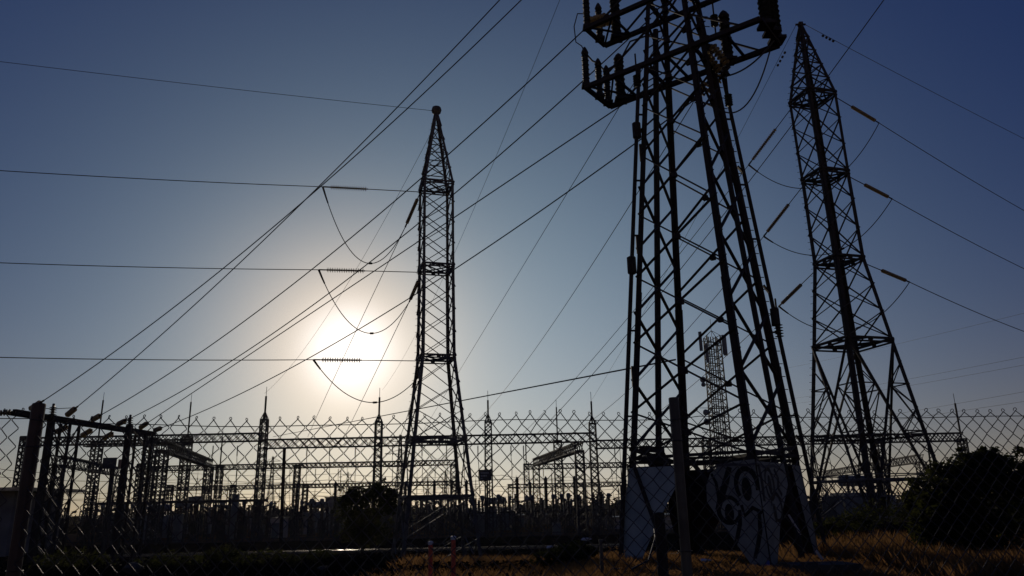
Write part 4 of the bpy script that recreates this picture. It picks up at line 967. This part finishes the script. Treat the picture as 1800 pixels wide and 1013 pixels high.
tree('spreading_bush', 'huge black bush filling the lower right corner', bx.x, 21.5,
     [B(1715, 895, 21.5, 1.3, 1.1, 1.2), B(1660, 870, 21.5, .75, .8, .8), B(1700, 835, 21.5, .75, .8, .6), B(1750, 838, 21.5, .85, .9, .62), B(1800, 850, 21.8, 1.0, .9, .7), B(1655, 905, 21.2, .7, .7, .8), B(1640, 930, 21, .6, .7, .65), B(1690, 935, 20.9, 1.1, .8, .8), B(1780, 925, 21, 1.3, .9, 1.0), B(1850, 880, 22, 1.2, 1, 1.1), B(1612, 880, 22.5, .35, .4, .3), B(1730, 812, 21.5, .55, .5, .3)], 19000, .078, .13, 'bush', seed=5)
for i, (px, py, Y, s, lab) in enumerate(((1500, 915, 30, .55, 'low dark scrub under the splayed pylon feet'), (1460, 925, 28, .5, 'low dark scrub right of the tower right leg'), (1550, 900, 33, .8, 'dark scrub left of the huge bush'), (1010, 965, 23, .35, 'low scrub at the edge of the dark hollow'), (985, 975, 22, .4, 'dark scrub patch beside the centre grass'), (470, 985, 26, .55, 'dark scrub in the shade left of the chain posts'), (300, 990, 26, .6, 'dark scrub under the left mesh'), (130, 985, 27, .7, 'dark scrub beside the left fence post foot'), (390, 975, 30, .5, 'dark scrub below the first spiked column'), (560, 980, 30, .45, 'dark scrub behind the rim-lit lump'))):
    c = at(px, py, Y); tree('scrub_bush', lab, c.x, c.y, [(c, (s * 1.3, s, s * .7)), (c + V((s, .1, -.1)), (s, s, s * .55)), (c + V((-s, 0, -.12)), (s * 1.1, s, s * .6))], 900, .07, .03, 'shrub', seed=30 + i, group='low scrub')
# distant tree line
mb = MB(); r_ = random.Random(9)
for _ in range(260):
    x = r_.uniform(-340, 330); y = r_.uniform(290, 420); h = r_.uniform(3.2, 7.0) * (1 + .25 * (noise(x * .02, 3) - .5)); leaf_cloud(mb, [((x, y, -2.2 + h * .5), (r_.uniform(3, 7), 3, h * .55))], 60, 1.0, r_)
mb.bar((-600, 430, -1.0), (600, 430, -1.0), 6, 5.0)
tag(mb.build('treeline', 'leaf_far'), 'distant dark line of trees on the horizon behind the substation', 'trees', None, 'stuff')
# dry grass
mb = MB(); r_ = random.Random(12)
def blade(x, y, h, w, lean):
    z = ground_z(x, y); t = r_.uniform(0, 6.28); dx, dy = math.cos(t) * w, math.sin(t) * w; lx, ly = r_.gauss(0, lean), r_.gauss(0, lean)
    mb.add([(x - dx, y - dy, z - .02), (x + dx, y + dy, z - .02), (x + lx * .45 + dx * .6, y + ly * .45 + dy * .6, z + h * .6), (x + lx, y + ly, z + h)], [(0, 1, 2), (0, 2, 3)])
cnt = 0
while cnt < 70000:
    y = r_.uniform(16.2, 27.5); x = r_.uniform(-3.5, 18)
    dens = noise(x * .8, y * .8) * .7 + noise(x * 2.3 + 9, y * 2.3) * .5
    if x < 1.2: dens *= max(0, (x + 3.0) / 4.2) ** 2 * .75
    if y > 24: dens *= .5
    if dens < .45 and r_.random() > .25: continue
    hh = r_.uniform(.16, .46) * (.6 + .7 * noise(x * .6 + 4, y * .6)) * (1.55 if x > 8.8 else .62 if x > .5 else .85); blade(x, y, hh, r_.uniform(.002, .005), .12); cnt += 1
tag(mb.build('dry_grass', 'grass'), 'dry orange-brown grass covering the near bank', 'grass', None, 'stuff')
# low leaf cover added to blacken the bank, shade put into its colour
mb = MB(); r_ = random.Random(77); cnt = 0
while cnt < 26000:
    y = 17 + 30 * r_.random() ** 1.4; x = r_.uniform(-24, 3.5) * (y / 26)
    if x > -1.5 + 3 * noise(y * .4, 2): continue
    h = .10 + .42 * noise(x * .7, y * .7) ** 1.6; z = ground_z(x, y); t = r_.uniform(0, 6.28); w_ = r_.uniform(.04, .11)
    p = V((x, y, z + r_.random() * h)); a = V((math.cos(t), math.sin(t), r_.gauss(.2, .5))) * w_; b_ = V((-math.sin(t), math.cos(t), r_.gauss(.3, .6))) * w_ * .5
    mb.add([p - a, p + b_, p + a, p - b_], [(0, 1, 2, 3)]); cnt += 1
tag(mb.build('shade_cover', 'cover'), 'low scrubby ground cover coloured black for the shade on the left bank', 'ground cover', None, 'stuff')
# tall weeds
def weed(px, py, Y, h, label, seed):
    p = at(px, py, Y); z = ground_z(p.x, p.y); q = random.Random(seed); root = wthing('tall_weed', (p.x, p.y, z), label, 'weed', 'tall weeds on the bank'); mb = MB(); m2 = MB()
    for s in range(7):
        a = V((p.x + q.gauss(0, .06), p.y + q.gauss(0, .06), z)); b = a + V((q.gauss(0, .16), q.gauss(0, .12), h * q.uniform(.6, 1.05))); mb.tube([a, a.lerp(b, .5) + V((q.gauss(0, .02), 0, 0)), b], .005, 4, .002)
        for j in range(26):
            c = a.lerp(b, q.uniform(.35, 1)); d = V((q.gauss(0, 1), q.gauss(0, 1), q.gauss(.4, .8))).normalized() * q.uniform(.015, .05); n_ = d.orthogonal() * .35; m2.add([c, c + d * .5 + n_, c + d, c + d * .5 - n_], [(0, 1, 2, 3)])
    mb.build('stem', 'weed', root); m2.build('leaves', 'grass', root)
for i, (px, Y, h, lab) in enumerate(((745, 15.5, .55, 'feathery pale weed left of the shorter red post'), (772, 15.6, .42, 'feathery pale weed between the red posts'), (1085, 17.8, .75, 'pale flowering weed in front of the blue sheet foot'), (1100, 18, .6, 'second pale weed at the blue sheet foot'), (1240, 17, .4, 'weed under the tower, right of the near fence post'), (1520, 20, .75, 'tall dry tuft under the splayed pylon'), (1660, 19, .6, 'thin weed stalks before the huge bush'), (1790, 18, .45, 'pale dry weed at the right frame edge'), (905, 19, .4, 'weed in the grass right of the red posts'))):
    weed(px, 1000, Y, h, lab, 60 + i)

# ------------------------------------------------------------------ chain-link fence close to the camera
CLF = wthing('chain_link_fence', (0, 3.36, 0), 'rusty chain-link fence with twisted top loops close in front of everything', 'fence')
FA, FB = V((-3.3, 2.90, 0)), V((4.0, 3.93, 0)); fu = (FB - FA).normalized(); fn = V((-fu.y, fu.x, 0)); FL = (FB - FA).length
def fpt(s, z, o=0): return FA + fu * s + fn * o + V((0, 0, z))
def s_of(px, py=800):
    best = min(range(0, 2000), key=lambda k: abs(proj(fpt(FL * k / 2000, 1.9))[0] - px)); return FL * best / 2000
s1, s2 = s_of(46), s_of(1196)
P_ = .067
def topz(s):
    # wire line sags between posts
    if s < s1: return 2.095
    f = (s - s1) / (s2 - s1)
    if f < 1: return 2.072 - .016 * math.sin(math.pi * f * 1.4) ** 2 + .035 * max(0, f - .6)
    return 2.09 + .0 * f - .012 * math.sin(math.pi * min(1, (s - s2) / 2.2))
def mesh_panel(sa, sb, seed):
    r_ = random.Random(seed); mb = MB(); tw = MB(); nw = int((sb - sa) / (P_ / 2)); rows = 60; jit = {}
    def node(c, k):
        if (c, k) not in jit:
            s = sa + c * P_ / 2; jit[(c, k)] = (s + r_.gauss(0, .0021) + .006 * math.sin(k * .21 + seed) + .007 * math.sin(s * 3.1 + k * .13), topz(s) + .012 - k * P_ * .525 + r_.gauss(0, .0019) + .006 * math.sin(s * 4.3 + seed) * (k > 0) + .004 * math.sin(s * 11))
        return jit[(c, k)]
    for i in range(nw):
        pts = []
        for k in range(rows):
            c = i if (i + k) % 2 == 0 else i + 1; s, z = node(c, k)
            if z < .04: break
            side = .0022 if (c == i) else -.0022
            pts.append(fpt(s, z, side))
        # round the bends a little: two points per bend
        sm_ = []
        for k, p in enumerate(pts):
            if 0 < k < len(pts) - 1:
                a, b = pts[k - 1], pts[k + 1]; sm_.append(p.lerp(a, .07)); sm_.append(p.lerp(b, .07))
            else: sm_.append(p)
        mb.tube(sm_, .00205, 5)
    for c in range(0, nw + 1, 2):
        s, z = node(c, 0); t0 = r_.uniform(-.5, .5); miss = r_.random() < .06; n = 7 if miss else 11; w = r_.uniform(.0036, .0055)
        pts = [fpt(s + w * math.sin(t0 + j * .62) * (1.2 if miss else 1), z + .001 + .0075 * (1 - math.cos(t0 * .3 + j * .62)) * .8, .0015 * j - .006) for j in range(n)]
        mb.tube(pts, .0017, 5)
    return mb.build('mesh_panel', 'fence_wire', CLF)
for i, (a, b) in enumerate(((.05, s1 - .02), (s1 + .02, s2 - .025), (s2 + .025, FL - .02))): mesh_panel(a, b, i + 1)
for s, top, r_, m_ in ((s1, 2.145, .0255, 'fence_post'), (s2, 2.165, .0235, 'fence_post2')):
    mb = MB(); mb.lathe([(r_, -.3), (r_, top - .004), (r_ * .9, top), (r_ * .55, top + .001)], 14, fpt(s, 0, .03)); mb.build('post', m_, CLF, False)
for k in range(3):
    z0 = (0, -.95, -1.95)[k]; pts = []; n = 60
    for i in range(n + 1): s = FL * i / n; pts.append(fpt(s, topz(s) - .012 + z0 + .002 * math.sin(i), .005))
    mb = MB(); mb.tube(pts, .0019, 5); mb.build('tension_wire', 'fence_wire', CLF)
mb = MB()
for s in (s1, s2):
    for z in (1.97, 1.5, 1.0, .5): mb.tube([fpt(s + .03 * math.cos(t), z, .03 + .03 * math.sin(t)) for t in [2 * math.pi * j / 10 for j in range(11)]], .0018, 4)
mb.build('tie_wire', 'fence_wire', CLF)

# ------------------------------------------------------------------ light
SUN_AZ, SUN_EL = R(-12.35), R(11.35)
sdir = V((math.sin(SUN_AZ) * math.cos(SUN_EL), math.cos(SUN_AZ) * math.cos(SUN_EL), math.sin(SUN_EL)))
sun = bpy.data.lights.new('sun', 'SUN'); sun.energy = 3.0; sun.angle = R(.5); sun.color = (1, .86, .68)
so = bpy.data.objects.new('sun', sun); COL.objects.link(so); so.rotation_mode = 'QUATERNION'; so.rotation_quaternion = V((0, 0, 1)).rotation_difference(sdir)
w = bpy.data.worlds.new('World'); scene.world = w; w.use_nodes = True; nt = w.node_tree; N = nt.nodes; Lk = nt.links
bg = N['Background']; out = N['World Output']
sky = N.new('ShaderNodeTexSky'); sky.sky_type = 'NISHITA'; sky.sun_disc = False; sky.sun_elevation = SUN_EL; sky.sun_rotation = SUN_AZ
sky.air_density = 1.0; sky.dust_density = 0.2; sky.ozone_density = 3.0
tcn = N.new('ShaderNodeTexCoord')
def math_(op, a, b=None, c=None):
    n = N.new('ShaderNodeMath'); n.operation = op
    for i, x in enumerate((a, b, c)):
        if x is None: continue
        if isinstance(x, (int, float)): n.inputs[i].default_value = x
        else: Lk.new(x, n.inputs[i])
    return n.outputs[0]
vn = N.new('ShaderNodeVectorMath'); vn.operation = 'NORMALIZE'; Lk.new(tcn.outputs['Generated'], vn.inputs[0])
dt = N.new('ShaderNodeVectorMath'); dt.operation = 'DOT_PRODUCT'; Lk.new(vn.outputs[0], dt.inputs[0]); dt.inputs[1].default_value = sdir
th = math_('MULTIPLY', math_('ARCCOSINE', math_('MINIMUM', dt.outputs['Value'], .999999)), 57.2958)   # degrees from the sun
def scaled(color, fac):
    n = N.new('ShaderNodeVectorMath'); n.operation = 'SCALE'; n.inputs[0].default_value = color; Lk.new(fac, n.inputs['Scale']); return n.outputs[0]
def addv(a, b):
    n = N.new('ShaderNodeVectorMath'); n.operation = 'ADD'; Lk.new(a, n.inputs[0]); Lk.new(b, n.inputs[1]); return n.outputs[0]
def dirv(az, el): az, el = R(az), R(el); return V((math.sin(az) * math.cos(el), math.cos(az) * math.cos(el), math.sin(el)))
d2 = N.new('ShaderNodeVectorMath'); d2.operation = 'DOT_PRODUCT'; Lk.new(vn.outputs[0], d2.inputs[0]); d2.inputs[1].default_value = dirv(-4, 0)
th2 = math_('MULTIPLY', math_('ARCCOSINE', math_('MINIMUM', d2.outputs['Value'], .999999)), 57.2958)   # degrees from a broad sky glow, shifted off the sun for lens falloff
sp = N.new('ShaderNodeSeparateXYZ'); Lk.new(vn.outputs[0], sp.inputs[0])
el = math_('MULTIPLY', math_('ARCSINE', math_('MAXIMUM', sp.outputs['Z'], 0.0)), 57.2958)
def gauss(x, width, power): return math_('EXPONENT', math_('MULTIPLY', math_('POWER', math_('DIVIDE', x, width), power), -1.0))
tint = N.new('ShaderNodeVectorMath'); tint.operation = 'MULTIPLY'; Lk.new(sky.outputs[0], tint.inputs[0]); tint.inputs[1].default_value = (.415, .485, .595)
aureole = addv(addv(scaled((11, 14, 18), gauss(th, 3.15, 3.0)), scaled((36.0, 24.0, 13.6), gauss(th, 6.0, 1.5))),
               addv(scaled((8.0, 11.4, 11.7), gauss(th2, 26.0, 2.0)), addv(scaled((7.3, 4.2, .2), gauss(el, 5.0, 1.0)), addv(scaled((2.9, 3.5, 1.9), gauss(th, 12.0, 1.0)), scaled((6.5, 1.9, 0), math_('MULTIPLY', gauss(th2, 22.0, 2.0), gauss(el, 10.0, 1.0)))))))
blue = N.new('ShaderNodeVectorMath'); blue.operation = 'ADD'; Lk.new(aureole, blue.inputs[0]); blue.inputs[1].default_value = (0, .1, 1.75); aureole = blue.outputs[0]
Lk.new(addv(tint.outputs[0], aureole), bg.inputs['Color']); bg.inputs['Strength'].default_value = .1
vs = scene.view_settings; vs.view_transform = 'Standard'; vs.look = 'None'; vs.exposure = -2.0; vs.gamma = 1; vs.use_curve_mapping = False
scene.cycles.max_bounces = 6; scene.cycles.transparent_max_bounces = 8

# ------------------------------------------------------------------ dusty evening air
HAZE = .00006
if HAZE:
    mb = MB(); mb.box((0, 240, 28), (1500, 560, 72))
    ho = mb.build('haze', 'cover'); tag(ho, kind='stuff'); ho['label'] = 'thin warm dust in the air over the yard'
    hm = bpy.data.materials.new('dusty_air'); hm.use_nodes = True; hn = hm.node_tree; hn.nodes.remove(hn.nodes['Principled BSDF'])
    pv = hn.nodes.new('ShaderNodeVolumePrincipled'); pv.inputs['Color'].default_value = (.9, .82, .72, 1); pv.inputs['Density'].default_value = HAZE; pv.inputs['Anisotropy'].default_value = .6
    hn.links.new(pv.outputs[0], hn.nodes['Material Output'].inputs['Volume']); ho.data.materials[0] = hm
